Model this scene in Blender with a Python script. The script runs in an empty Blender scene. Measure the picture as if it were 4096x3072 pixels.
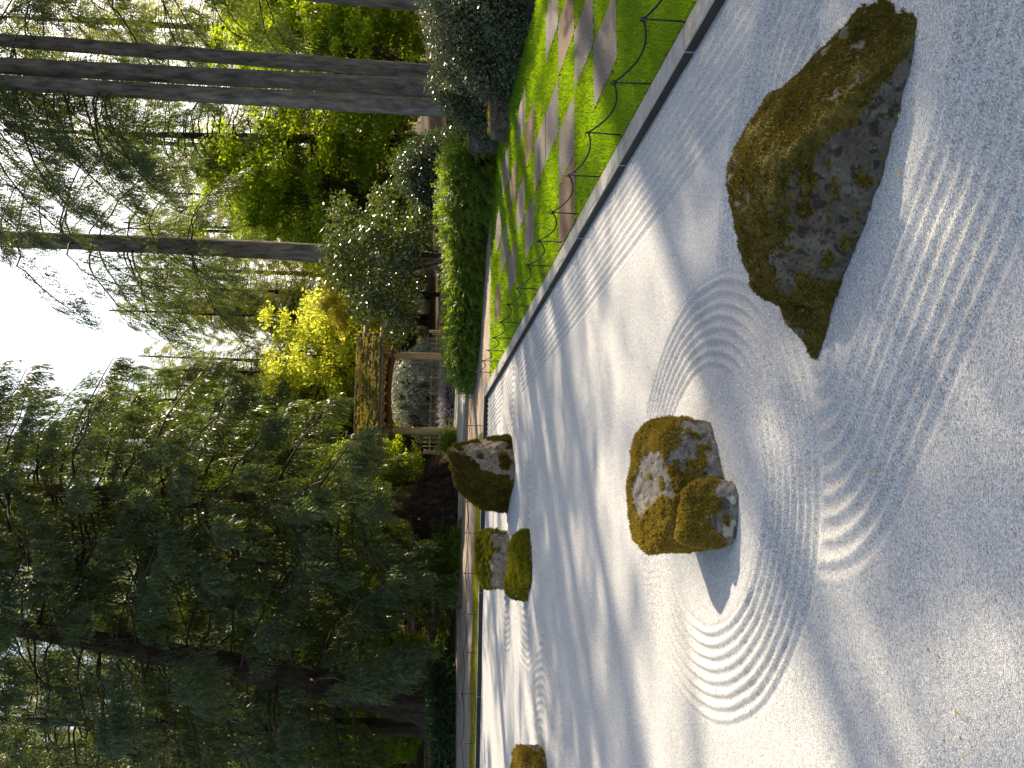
import bpy, bmesh, math, random
import numpy as np
from mathutils import Matrix, Vector

# ------------------------------------------------------------------ camera, sky, sun, exposure
SC = bpy.context.scene
F = 4200.0; PITCH = math.radians(6.75); ROLL = math.radians(1.6); YAW = math.radians(10.4); EYE = 2.4
CAM = np.array([0.0, 0.0, EYE]); ZUP = np.array([0.0, 0.0, 1.0])
FH = np.array([math.sin(YAW), math.cos(YAW), 0.0]); RT = np.array([math.cos(YAW), -math.sin(YAW), 0.0])
FW = FH * math.cos(PITCH) - ZUP * math.sin(PITCH); UP = FH * math.sin(PITCH) + ZUP * math.cos(PITCH)
RT2 = RT * math.cos(ROLL) + UP * math.sin(ROLL); UP2 = UP * math.cos(ROLL) - RT * math.sin(ROLL)

cam_d = bpy.data.cameras.new('camera'); cam = bpy.data.objects.new('camera', cam_d)
SC.collection.objects.link(cam); SC.camera = cam
cam_d.sensor_fit = 'HORIZONTAL'; cam_d.sensor_width = 36.0; cam_d.lens = F / 4096 * 36.0
cam_d.clip_start = 0.05; cam_d.clip_end = 3000
cam.matrix_world = Matrix((tuple(-UP2) , tuple(RT2), tuple(-FW))).transposed().to_4x4()
cam.location = CAM

SUN_AZ = math.radians(49.0); SUN_EL = math.radians(38.0)
SUN = np.array([math.sin(SUN_AZ) * math.cos(SUN_EL), math.cos(SUN_AZ) * math.cos(SUN_EL), math.sin(SUN_EL)])
W = bpy.data.worlds.new('World'); SC.world = W; W.use_nodes = True
wn = W.node_tree.nodes; wn.clear()
sky = wn.new('ShaderNodeTexSky'); sky.sky_type = 'NISHITA'; sky.sun_disc = False
sky.sun_elevation = SUN_EL; sky.sun_rotation = SUN_AZ; sky.air_density = 1.0; sky.dust_density = 2.0; sky.ozone_density = 1.0
bg = wn.new('ShaderNodeBackground'); bg.inputs[1].default_value = 0.15
wo = wn.new('ShaderNodeOutputWorld')
W.node_tree.links.new(sky.outputs[0], bg.inputs[0]); W.node_tree.links.new(bg.outputs[0], wo.inputs[0])
sun_d = bpy.data.lights.new('sun', 'SUN'); sun_d.energy = 5.0; sun_d.angle = math.radians(0.75); sun_d.color = (1.0, 0.92, 0.78)
sun = bpy.data.objects.new('sun', sun_d); SC.collection.objects.link(sun)
sun.rotation_euler = Vector(SUN).to_track_quat('Z', 'Y').to_euler()
SC.view_settings.view_transform = 'Standard'; SC.view_settings.look = 'None'
SC.view_settings.exposure = 0.9; SC.view_settings.use_white_balance = True; SC.view_settings.white_balance_temperature = 7600; SC.view_settings.white_balance_tint = 10; SC.view_settings.gamma = 1.0
SC.cycles.max_bounces = 6; SC.cycles.diffuse_bounces = 4; SC.cycles.glossy_bounces = 2
SC.cycles.transmission_bounces = 5; SC.cycles.transparent_max_bounces = 4
SC.cycles.use_denoising = True
SC.cycles.sample_clamp_indirect = 6.0
SC.render.use_persistent_data = False

# ------------------------------------------------------------------ helpers
RNG = np.random.default_rng(7); random.seed(7)
COL = SC.collection

def ray(x, y):
    return FW + RT2 * ((1536 - y) / F) + UP2 * ((2048 - x) / F)
def g(x, y, z=0.0):            # point of the level z seen at a pixel of the 4096 x 3072 photograph
    d = ray(x, y); return CAM + d * ((z - EYE) / d[2])
def at(x, y, D):               # point at horizontal distance D ahead
    d = ray(x, y); return CAM + d * (D / (d @ FH))
def px(P):
    v = np.asarray(P) - CAM; a = v @ FW
    return np.stack([2048 - F * (v @ UP2) / a, 1536 - F * (v @ RT2) / a], -1)
def side(D, r, z=0.0):         # point D ahead, r to the right
    p = FH * D + RT * r; return np.array([p[0], p[1], z])

def tag(o, label=None, cat=None, group=None, kind=None):
    if label: o['label'] = label
    if cat: o['category'] = cat
    if group: o['group'] = group
    if kind: o['kind'] = kind
    return o
def empty(name, loc=(0, 0, 0), rz=0.0):
    o = bpy.data.objects.new(name, None); COL.objects.link(o)
    o.location = loc; o.rotation_euler = (0, 0, rz); o.empty_display_size = 0.2
    return o
def link(name, me, mat=None, parent=None, loc=None, rot=None):
    if mat is not None and len(me.materials) == 0: me.materials.append(mat)
    o = bpy.data.objects.new(name, me); COL.objects.link(o)
    if parent is not None: o.parent = parent
    if loc is not None: o.location = loc
    if rot is not None: o.rotation_euler = rot
    return o

class Geo:
    """numpy mesh collector; faces are triangles or quads"""
    def __init__(s): s.v = []; s.t = []; s.q = []; s.r = []; s.n = 0
    def add(s, v, t=None, q=None, r=None):
        v = np.asarray(v, float).reshape(-1, 3)
        if t is not None and len(t): s.t.append(np.asarray(t, int).reshape(-1, 3) + s.n)
        if q is not None and len(q): s.q.append(np.asarray(q, int).reshape(-1, 4) + s.n)
        s.v.append(v); s.r.append(np.full(len(v), 0.5) if r is None else np.broadcast_to(np.asarray(r, float), (len(v),)))
        s.n += len(v); return s
    def mesh(s, name, off=None, smooth=False, extra=None):
        v = np.concatenate(s.v) if s.v else np.zeros((0, 3))
        if off is not None: v = v - np.asarray(off)
        t = np.concatenate(s.t) if s.t else np.zeros((0, 3), int)
        q = np.concatenate(s.q) if s.q else np.zeros((0, 4), int)
        me = bpy.data.meshes.new(name)
        me.vertices.add(len(v)); me.vertices.foreach_set('co', v.astype(np.float32).ravel())
        me.loops.add(t.size + q.size)
        me.loops.foreach_set('vertex_index', np.concatenate([t.ravel(), q.ravel()]).astype(np.int32))
        me.polygons.add(len(t) + len(q))
        st = np.concatenate([np.arange(len(t)) * 3, t.size + np.arange(len(q)) * 4]).astype(np.int32)
        me.polygons.foreach_set('loop_start', st)
        if smooth: me.polygons.foreach_set('use_smooth', np.ones(len(st), bool))
        a = me.attributes.new('rnd', 'FLOAT', 'POINT'); a.data.foreach_set('value', np.concatenate(s.r).astype(np.float32))
        for k, val in (extra or {}).items():
            a = me.attributes.new(k, 'FLOAT', 'POINT'); a.data.foreach_set('value', np.asarray(val, np.float32))
        me.update(calc_edges=True); me.validate()
        return me
    def obj(s, name, mat, parent=None, off=None, smooth=False, loc=None, extra=None):
        me = s.mesh(name, off, smooth, extra)
        return link(name, me, mat, parent, loc)

def norm(a):
    a = np.asarray(a, float); return a / np.maximum(np.linalg.norm(a, axis=-1, keepdims=True), 1e-9)
def box(x0, x1, y0, y1, z0, z1):
    v = [(x, y, z) for z in (z0, z1) for y in (y0, y1) for x in (x0, x1)]
    q = [(0, 2, 3, 1), (4, 5, 7, 6), (0, 1, 5, 4), (2, 6, 7, 3), (0, 4, 6, 2), (1, 3, 7, 5)]
    return v, q
def bevel_box(sx, sy, sz, b=0.01, name='block', jit=0.0):
    bm = bmesh.new(); bmesh.ops.create_cube(bm, size=1.0)
    for v in bm.verts: v.co = Vector((v.co.x * sx, v.co.y * sy, v.co.z * sz)) + Vector([random.uniform(-jit, jit) for _ in range(3)])
    bmesh.ops.bevel(bm, geom=list(bm.edges), offset=b, segments=1, affect='EDGES')
    me = bpy.data.meshes.new(name); bm.to_mesh(me); bm.free(); return me
def tube(pts, rad, seg=8, wob=0.0, cap=False):
    pts = np.asarray(pts, float); n = len(pts); rad = np.broadcast_to(np.asarray(rad, float), (n,))
    tan = norm(np.gradient(pts, axis=0))
    ref = np.where(np.abs(tan[:, 2:3]) > 0.9, np.array([[1.0, 0, 0]]), np.array([[0, 0, 1.0]]))
    a = norm(np.cross(tan, ref)); b = np.cross(tan, a)
    th = np.linspace(0, 2 * np.pi, seg, endpoint=False)
    rr = rad[:, None] * (1 + wob * RNG.normal(size=(n, seg))) if wob else rad[:, None] * np.ones((1, seg))
    v = pts[:, None, :] + rr[..., None] * (a[:, None, :] * np.cos(th)[None, :, None] + b[:, None, :] * np.sin(th)[None, :, None])
    i = np.arange(n - 1)[:, None] * seg; j = np.arange(seg)[None, :]; jn = (j + 1) % seg
    q = np.stack([i + j, i + jn, i + seg + jn, i + seg + j], -1).reshape(-1, 4)
    v = v.reshape(-1, 3); t = []
    if cap:
        v = np.vstack([v, pts[0], pts[-1]]); k = n * seg
        t = [(k, (m + 1) % seg, m) for m in range(seg)] + [(k + 1, (n - 1) * seg + m, (n - 1) * seg + (m + 1) % seg) for m in range(seg)]
    return v, q, t

def vnoise(p, seed=0):
    """value noise in [-1, 1] for an (n, d) array"""
    p = np.asarray(p, float); d = p.shape[1]; i = np.floor(p).astype(np.int64); f = p - i; f = f * f * (3 - 2 * f)
    out = np.zeros(len(p))
    for c in range(2 ** d):
        h = np.full(len(p), seed * 1013904223 + 12345, dtype=np.int64); w = np.ones(len(p))
        for k in range(d):
            bit = (c >> k) & 1
            h = (h ^ ((i[:, k] + bit) * (73856093, 19349663, 83492791)[k])) * 1103515245 + 12345
            h &= 0x7fffffff
            w = w * (f[:, k] if bit else 1 - f[:, k])
        h = (h ^ (h >> 13)) * 1274126177 & 0x7fffffff
        out += w * (h / 0x3fffffff - 1.0)
    return out
def fbm(p, oct=4, seed=0, lac=2.1, gain=0.5):
    s = 0; a = 1.0; t = 0
    for k in range(oct):
        s = s + a * vnoise(np.asarray(p) * lac ** k, seed + 17 * k); t += a; a *= gain
    return s / t
def poly_dist(P, poly):
    """distance (negative inside) from 2-D points to a closed polygon"""
    P = np.asarray(P); poly = np.asarray(poly); d = np.full(len(P), 1e9); ins = np.zeros(len(P), bool)
    for a, b in zip(poly, np.roll(poly, -1, 0)):
        ab = b - a; t = np.clip(((P - a) @ ab) / (ab @ ab), 0, 1)
        d = np.minimum(d, np.linalg.norm(P - a - t[:, None] * ab, axis=1))
        c = ((a[1] > P[:, 1]) != (b[1] > P[:, 1]))
        with np.errstate(divide='ignore', invalid='ignore'):
            xi = (b[0] - a[0]) * (P[:, 1] - a[1]) / (b[1] - a[1]) + a[0]
        ins ^= c & (P[:, 0] < xi)
    return np.where(ins, -d, d)
def hull2(P):
    P = sorted(map(tuple, np.round(P, 5)))
    def half(pts):
        h = []
        for p in pts:
            while len(h) > 1 and (h[-1][0] - h[-2][0]) * (p[1] - h[-2][1]) - (h[-1][1] - h[-2][1]) * (p[0] - h[-2][0]) <= 0: h.pop()
            h.append(p)
        return h
    return np.array(half(P)[:-1] + half(P[::-1])[:-1])
def smst(x, a, b):
    t = np.clip((np.asarray(x, float) - a) / (b - a), 0, 1); return t * t * (3 - 2 * t)

# ------------------------------------------------------------------ materials
class NT:
    def __init__(s, name):
        s.m = bpy.data.materials.new(name); s.m.use_nodes = True; s.t = s.m.node_tree; s.n = s.t.nodes; s.n.clear()
        s.out = s.n.new('ShaderNodeOutputMaterial')
    def new(s, kind, **kw):
        nd = s.n.new(kind)
        for k, v in kw.items():
            if k.startswith('i_'):
                key = k[2:]; key = int(key) if key.isdigit() else key.replace('_', ' ')
                nd.inputs[key].default_value = v
            else: setattr(nd, k, v)
        return nd
    def l(s, a, b): s.t.links.new(a, b)
    def coord(s, scale=(1, 1, 1), which='Object'):
        tc = s.new('ShaderNodeTexCoord'); mp = s.new('ShaderNodeMapping'); mp.inputs['Scale'].default_value = scale
        s.l(tc.outputs[which], mp.inputs[0]); return mp.outputs[0]
    def noise(s, co, scale, detail=4, rough=0.55):
        n = s.new('ShaderNodeTexNoise'); n.inputs['Scale'].default_value = scale; n.inputs['Detail'].default_value = detail
        n.inputs['Roughness'].default_value = rough; s.l(co, n.inputs['Vector']); return n.outputs[0]
    def ramp(s, fac, stops):
        r = s.new('ShaderNodeValToRGB'); e = r.color_ramp.elements
        while len(e) < len(stops): e.new(0.5)
        for k, (p, c) in enumerate(stops): e[k].position = p; e[k].color = (*c, 1) if len(c) == 3 else c
        s.l(fac, r.inputs[0]); return r.outputs[0]
    def mix(s, fac, a, b, mode='MIX'):
        m = s.new('ShaderNodeMix', data_type='RGBA', blend_type=mode)
        for sock, val in ((m.inputs[0], fac), (m.inputs[6], a), (m.inputs[7], b)):
            if hasattr(val, 'is_linked') or hasattr(val, 'links'): s.l(val, sock)
            elif isinstance(val, (int, float)): sock.default_value = val
            else: sock.default_value = (*val, 1)
        return m.outputs[2]
    def math(s, op, a, b=0.0, clamp=False):
        m = s.new('ShaderNodeMath', operation=op, use_clamp=clamp)
        for sock, val in ((m.inputs[0], a), (m.inputs[1], b)):
            if isinstance(val, (int, float)): sock.default_value = val
            else: s.l(val, sock)
        return m.outputs[0]
    def attr(s, name):
        a = s.new('ShaderNodeAttribute'); a.attribute_name = name; return a.outputs['Fac']
    def bump(s, h, strength=0.5, dist=0.02, normal=None):
        b = s.new('ShaderNodeBump'); b.inputs['Strength'].default_value = strength; b.inputs['Distance'].default_value = dist
        s.l(h, b.inputs['Height'])
        if normal is not None: s.l(normal, b.inputs['Normal'])
        return b.outputs[0]
    def finish(s, color, rough=0.8, spec=0.3, normal=None):
        p = s.new('ShaderNodeBsdfPrincipled')
        if isinstance(color, tuple): p.inputs['Base Color'].default_value = (*color, 1)
        else: s.l(color, p.inputs['Base Color'])
        p.inputs['Specular IOR Level'].default_value = spec
        if isinstance(rough, (int, float)): p.inputs['Roughness'].default_value = rough
        else: s.l(rough, p.inputs['Roughness'])
        if normal is not None: s.l(normal, p.inputs['Normal'])
        s.l(p.outputs[0], s.out.inputs[0]); return s.m

def leaf_mat(name, c1, c2, tr=(0.25, 0.35, 0.04), trans=0.4, rough=0.45, spec=0.4, patch=None, pscale=0.6):
    """leaf: reflecting face plus light let through; colour differs from leaf to leaf"""
    n = NT(name); r = n.attr('rnd')
    col = n.ramp(r, [(0.0, c1), (1.0, c2)])
    if patch is not None:
        f = n.ramp(n.noise(n.coord(), pscale, 2), [(0.5, (0, 0, 0)), (0.64, (1, 1, 1))])
        col = n.mix(n.math('MULTIPLY', f, n.math('ADD', r, 0.25, True)), col, patch)
    p = n.new('ShaderNodeBsdfPrincipled'); n.l(col, p.inputs['Base Color'])
    p.inputs['Roughness'].default_value = rough; p.inputs['Specular IOR Level'].default_value = spec
    t = n.new('ShaderNodeBsdfTranslucent'); n.l(n.mix(r, tuple(0.7 * a for a in tr), tr), t.inputs[0])
    m = n.new('ShaderNodeMixShader'); m.inputs[0].default_value = trans
    n.l(p.outputs[0], m.inputs[1]); n.l(t.outputs[0], m.inputs[2]); n.l(m.outputs[0], n.out.inputs[0])
    return n.m

M = {}
def build_materials():
    # raked gravel: single grains, grey to white with dark ones between
    n = NT('gravel'); co = n.coord()
    v = n.new('ShaderNodeTexVoronoi'); v.inputs['Scale'].default_value = 150; n.l(co, v.inputs['Vector'])
    sep = n.new('ShaderNodeSeparateColor'); n.l(v.outputs['Color'], sep.inputs[0])
    c = n.ramp(sep.outputs[0], [(0.0, (0.12, 0.125, 0.14)), (0.14, (0.30, 0.305, 0.315)), (0.5, (0.50, 0.50, 0.50)), (0.82, (0.62, 0.615, 0.60)), (1.0, (0.84, 0.83, 0.80))])
    c = n.mix(n.ramp(sep.outputs[1], [(0.97, (0, 0, 0)), (0.985, (1, 1, 1))]), c, (0.33, 0.22, 0.13))
    big = n.noise(co, 0.9, 5); c = n.mix(0.25, c, n.ramp(big, [(0.3, (0.36, 0.36, 0.37)), (0.7, (0.62, 0.61, 0.58))]))
    h = n.math('MULTIPLY', v.outputs['Distance'], -1.0)
    nm = n.bump(h, 0.7, 0.008); nm = n.bump(n.noise(co, 45, 4), 0.4, 0.012, nm)
    M['gravel'] = n.finish(c, 0.85, 0.25, nm)
    # concrete of the kerb
    n = NT('concrete'); co = n.coord()
    c = n.ramp(n.noise(co, 6, 8, 0.65), [(0.3, (0.24, 0.23, 0.21)), (0.55, (0.33, 0.32, 0.295)), (0.8, (0.42, 0.41, 0.38))])
    st = n.ramp(n.noise(n.coord((1, 0.25, 1)), 3.5, 6, 0.7), [(0.5, (1, 1, 1)), (0.75, (0.55, 0.56, 0.45))])
    c = n.mix(1.0, c, st, 'MULTIPLY')
    M['concrete'] = n.finish(c, 0.85, 0.25, n.bump(n.noise(co, 90, 5), 0.4, 0.006))
    n = NT('pale_concrete'); co = n.coord()
    c = n.ramp(n.noise(co, 3, 8, 0.65), [(0.3, (0.42, 0.40, 0.36)), (0.8, (0.58, 0.56, 0.51))])
    M['pale'] = n.finish(c, 0.85, 0.25, n.bump(n.noise(co, 60, 5), 0.4, 0.006))
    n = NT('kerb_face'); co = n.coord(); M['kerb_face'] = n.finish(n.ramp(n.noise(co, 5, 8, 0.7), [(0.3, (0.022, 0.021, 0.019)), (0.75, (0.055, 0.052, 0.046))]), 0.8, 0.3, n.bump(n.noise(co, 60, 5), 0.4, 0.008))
    # exposed aggregate pavers
    for key, a, b in (('paver', (0.095, 0.083, 0.080), (0.19, 0.168, 0.162)), ('paver_brown', (0.085, 0.042, 0.022), (0.16, 0.085, 0.048))):
        n = NT(key); co = n.coord(which='Object')
        v = n.new('ShaderNodeTexVoronoi'); v.inputs['Scale'].default_value = 90; n.l(co, v.inputs['Vector'])
        sep = n.new('ShaderNodeSeparateColor'); n.l(v.outputs['Color'], sep.inputs[0])
        c = n.ramp(sep.outputs[0], [(0.0, tuple(0.5 * q for q in a)), (0.4, a), (1.0, b)])
        c = n.mix(n.ramp(n.noise(co, 2.2, 6, 0.65), [(0.5, (0, 0, 0)), (0.72, (0.7, 0.7, 0.7))]), c, (0.17, 0.105, 0.06))
        M[key] = n.finish(c, 0.8, 0.3, n.bump(v.outputs['Distance'], 0.6, 0.006))
    # path
    n = NT('path'); co = n.coord()
    c = n.ramp(n.noise(co, 1.6, 8, 0.7), [(0.3, (0.22, 0.165, 0.12)), (0.5, (0.31, 0.25, 0.20)), (0.75, (0.39, 0.33, 0.28))])
    c = n.mix(n.ramp(n.noise(co, 0.7, 4), [(0.55, (0, 0, 0)), (0.68, (0.8, 0.8, 0.8))]), c, (0.26, 0.135, 0.055))
    M['path'] = n.finish(c, 0.85, 0.2, n.bump(n.noise(co, 80, 5), 0.5, 0.01))
    # soil
    n = NT('soil'); co = n.coord()
    c = n.ramp(n.noise(co, 3, 8, 0.7), [(0.3, (0.030, 0.022, 0.014)), (0.6, (0.07, 0.05, 0.03)), (0.8, (0.06, 0.07, 0.02))])
    M['soil'] = n.finish(c, 0.95, 0.1, n.bump(n.noise(co, 12, 8, 0.7), 0.8, 0.06))
    n = NT('turf_soil'); co = n.coord()
    c = n.ramp(n.noise(co, 2.5, 8, 0.7), [(0.3, (0.04, 0.11, 0.008)), (0.6, (0.06, 0.15, 0.012)), (0.85, (0.12, 0.14, 0.03))])
    M['turf'] = n.finish(c, 0.95, 0.1, n.bump(n.noise(co, 60, 4, 0.7), 0.8, 0.03))
    M['grass'] = leaf_mat('grass_blade', (0.055, 0.150, 0.007), (0.130, 0.300, 0.012), (0.42, 0.64, 0.015), 0.47, 0.5, 0.3)
    M['moss_turf'] = leaf_mat('mossy_turf', (0.15, 0.16, 0.02), (0.32, 0.31, 0.035), (0.50, 0.47, 0.04), 0.4, 0.7, 0.1)
    M['moss'] = leaf_mat('moss_tuft', (0.17, 0.108, 0.020), (0.52, 0.355, 0.07), (0.45, 0.32, 0.04), 0.28, 0.8, 0.1, (0.25, 0.20, 0.03), 5.0)
    M['moss_dark'] = leaf_mat('moss_tuft_dark', (0.065, 0.050, 0.010), (0.19, 0.142, 0.024), (0.18, 0.13, 0.02), 0.25, 0.8, 0.1, (0.072, 0.072, 0.012), 4.0)
    M['moss_green'] = leaf_mat('moss_tuft_green', (0.10, 0.10, 0.010), (0.24, 0.22, 0.018), (0.30, 0.29, 0.02), 0.3, 0.8, 0.1)
    M['lichen'] = leaf_mat('lichen', (0.20, 0.21, 0.15), (0.40, 0.42, 0.32), (0.2, 0.2, 0.1), 0.1, 0.9, 0.05)
    # boulders: rock with lichen spots and moss where the moss grows
    for key, dark, mid, light in (('rock_dark', (0.035, 0.029, 0.021), (0.115, 0.098, 0.075), (0.24, 0.215, 0.18)),
                                  ('rock_brown', (0.085, 0.072, 0.058), (0.20, 0.178, 0.152), (0.32, 0.295, 0.265)),
                                  ('rock_grey', (0.09, 0.085, 0.075), (0.20, 0.185, 0.165), (0.32, 0.30, 0.27)),
                                  ('rock_tan', (0.11, 0.085, 0.06), (0.24, 0.195, 0.15), (0.38, 0.33, 0.27))):
        n = NT(key); co = n.coord()
        c = n.ramp(n.noise(co, 6.5, 12, 0.75), [(0.3, dark), (0.52, mid), (0.75, light)])
        bl = n.noise(co, 15, 3, 0.5); c = n.mix(n.ramp(bl, [(0.56, (0, 0, 0)), (0.62, (0.8, 0.8, 0.8))]), c, tuple(0.6 * q for q in dark))
        bl2 = n.noise(n.coord((1, 1, 1.4)), 38, 3, 0.5); c = n.mix(n.ramp(bl2, [(0.555, (0, 0, 0)), (0.63, (0.75, 0.75, 0.75))]), c, dark)
        gl = n.noise(co, 55, 4, 0.6); c = n.mix(n.ramp(gl, [(0.62, (0, 0, 0)), (0.72, (0.6, 0.6, 0.6))]), c, light)
        lz = n.math('ADD', n.attr('lichen'), n.math('MULTIPLY', n.math('SUBTRACT', n.noise(co, 24, 5, 0.65), 0.5), 1.2))
        c = n.mix(n.ramp(lz, [(0.5, (0, 0, 0)), (0.58, (0.9, 0.9, 0.9))]), c, (0.37, 0.36, 0.29))
        mo = n.ramp(n.noise(co, 22, 6, 0.7), [(0.3, (0.075, 0.058, 0.012)), (0.7, (0.17, 0.13, 0.022))])
        c = n.mix(n.ramp(n.attr('moss'), [(0.45, (0, 0, 0)), (0.55, (1, 1, 1))]), c, mo)
        nm = n.bump(n.noise(co, 14, 10, 0.7), 0.7, 0.04); nm = n.bump(n.noise(co, 80, 4, 0.7), 0.5, 0.008, nm)
        M[key] = n.finish(c, 0.85, 0.25, nm)
    # bark
    for key, a, b in (('bark_grey', (0.085, 0.074, 0.066), (0.30, 0.27, 0.245)), ('bark_dark', (0.025, 0.018, 0.013), (0.085, 0.065, 0.05)), ('bark_red', (0.06, 0.035, 0.022), (0.16, 0.10, 0.06))):
        n = NT(key); co = n.coord((1, 1, 0.22))
        h = n.noise(co, 9, 8, 0.7); c = n.ramp(h, [(0.35, a), (0.65, b)])
        c = n.mix(n.ramp(n.noise(n.coord(), 1.3, 4), [(0.5, (0, 0, 0)), (0.7, (0.35, 0.35, 0.35))]), c, (0.10, 0.11, 0.05))
        M[key] = n.finish(c, 0.9, 0.15, n.bump(h, 1.0, 0.08))
    n = NT('twig'); M['twig'] = n.finish((0.06, 0.045, 0.032), 0.85, 0.2)
    n = NT('pale_twig'); M['pale_twig'] = n.finish((0.16, 0.13, 0.10), 0.85, 0.2)
    n = NT('iron'); co = n.coord(); M['iron'] = n.finish(n.ramp(n.noise(co, 25, 5), [(0.3, (0.010, 0.010, 0.011)), (0.8, (0.028, 0.024, 0.021))]), 0.55, 0.4, n.bump(n.noise(co, 120, 4), 0.3, 0.003))
    n = NT('rope'); co = n.coord((1, 1, 1)); M['rope'] = n.finish((0.014, 0.013, 0.012), 0.8, 0.2, n.bump(n.noise(co, 180, 3), 0.5, 0.004))
    for key, a, b in (('log', (0.30, 0.20, 0.10), (0.50, 0.36, 0.21)), ('beam', (0.10, 0.045, 0.018), (0.19, 0.09, 0.035)), ('rafter', (0.26, 0.105, 0.03), (0.42, 0.19, 0.06)),
                      ('bamboo', (0.28, 0.22, 0.11), (0.48, 0.40, 0.24)), ('grey_wood', (0.16, 0.13, 0.095), (0.30, 0.26, 0.20))):
        n = NT(key); co = n.coord((6, 6, 0.8)); h = n.noise(co, 4, 7, 0.65)
        M[key] = n.finish(n.ramp(h, [(0.3, a), (0.7, b)]), 0.7, 0.3, n.bump(h, 0.4, 0.01))
    n = NT('roof_bark'); co = n.coord()
    c = n.ramp(n.noise(co, 9, 8, 0.7), [(0.3, (0.045, 0.032, 0.02)), (0.7, (0.14, 0.11, 0.07))])
    c = n.mix(n.ramp(n.noise(co, 3.5, 6, 0.7), [(0.42, (0, 0, 0)), (0.55, (1, 1, 1))]), c, (0.20, 0.165, 0.03))
    M['roof_bark'] = n.finish(c, 0.95, 0.1, n.bump(n.noise(co, 25, 8, 0.7), 1.0, 0.05))
    # foliage
    M['cedar'] = leaf_mat('cedar_spray', (0.010, 0.025, 0.008), (0.055, 0.088, 0.024), (0.24, 0.34, 0.03), 0.27, 0.40, 0.52)
    M['cedar_lit'] = leaf_mat('cedar_spray_light', (0.035, 0.075, 0.022), (0.085, 0.14, 0.04), (0.26, 0.38, 0.05), 0.40, 0.4, 0.5)
    M['fir'] = leaf_mat('fir_spray', (0.030, 0.055, 0.022), (0.075, 0.105, 0.035), (0.20, 0.27, 0.05), 0.35, 0.45, 0.45)
    M['far_fir'] = leaf_mat('far_fir_spray', (0.07, 0.085, 0.02), (0.15, 0.17, 0.04), (0.50, 0.54, 0.07), 0.5, 0.5, 0.3)
    M['hemlock'] = leaf_mat('hemlock_spray', (0.022, 0.045, 0.010), (0.06, 0.095, 0.02), (0.20, 0.32, 0.03), 0.33, 0.45, 0.35)
    M['moss_gold'] = leaf_mat('moss_tuft_gold', (0.26, 0.19, 0.05), (0.56, 0.44, 0.13), (0.55, 0.44, 0.08), 0.3, 0.8, 0.1)
    M['maple'] = leaf_mat('green_maple_leaf', (0.06, 0.12, 0.012), (0.13, 0.21, 0.02), (0.56, 0.72, 0.03), 0.6, 0.5, 0.3)
    M['maple_yellow'] = leaf_mat('yellow_maple_leaf', (0.26, 0.30, 0.03), (0.44, 0.48, 0.06), (0.92, 0.96, 0.12), 0.6, 0.5, 0.3)
    M['maple_gold'] = leaf_mat('gold_maple_leaf', (0.34, 0.28, 0.035), (0.54, 0.46, 0.08), (0.96, 0.86, 0.12), 0.58, 0.5, 0.3)
    M['laurel'] = leaf_mat('laurel_leaf', (0.022, 0.042, 0.012), (0.070, 0.105, 0.028), (0.22, 0.30, 0.03), 0.25, 0.22, 0.8)
    M['box'] = leaf_mat('grey_green_leaf', (0.055, 0.075, 0.040), (0.13, 0.155, 0.085), (0.22, 0.25, 0.09), 0.30, 0.35, 0.6)
    M['yew'] = leaf_mat('dark_yew_leaf', (0.014, 0.034, 0.016), (0.045, 0.075, 0.030), (0.10, 0.18, 0.03), 0.25, 0.3, 0.6)
    M['juniper'] = leaf_mat('juniper_spray', (0.060, 0.12, 0.020), (0.15, 0.24, 0.040), (0.36, 0.50, 0.05), 0.42, 0.5, 0.35, (0.17, 0.19, 0.03), 0.9)
    M['silver'] = leaf_mat('silver_leaf', (0.26, 0.28, 0.22), (0.60, 0.62, 0.54), (0.45, 0.48, 0.30), 0.4, 0.35, 0.6)
    M['purple'] = leaf_mat('purple_maple_leaf', (0.018, 0.010, 0.008), (0.060, 0.032, 0.020), (0.12, 0.05, 0.025), 0.25, 0.5, 0.4)
    M['ivy'] = leaf_mat('ivy_leaf', (0.018, 0.045, 0.018), (0.055, 0.09, 0.035), (0.12, 0.22, 0.03), 0.25, 0.35, 0.5)
    M['fern'] = leaf_mat('fern_frond', (0.07, 0.14, 0.018), (0.14, 0.22, 0.03), (0.34, 0.48, 0.05), 0.45, 0.5, 0.3)
    M['flower'] = leaf_mat('pale_lilac_flower', (0.34, 0.30, 0.38), (0.60, 0.56, 0.60), (0.4, 0.36, 0.42), 0.3, 0.7, 0.2)
    M['pink'] = leaf_mat('pink_flower', (0.45, 0.12, 0.12), (0.70, 0.30, 0.28), (0.6, 0.2, 0.2), 0.3, 0.7, 0.2)
    n = NT('dead_leaf'); M['dead_leaf'] = n.finish(n.ramp(n.attr('rnd'), [(0, (0.10, 0.045, 0.02)), (0.6, (0.40, 0.22, 0.07)), (1, (0.55, 0.42, 0.12))]), 0.8, 0.2)
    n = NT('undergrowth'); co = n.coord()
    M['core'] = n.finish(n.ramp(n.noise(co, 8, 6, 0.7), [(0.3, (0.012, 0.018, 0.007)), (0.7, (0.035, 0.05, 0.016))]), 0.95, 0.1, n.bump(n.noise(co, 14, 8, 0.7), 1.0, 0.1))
build_materials()

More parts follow.
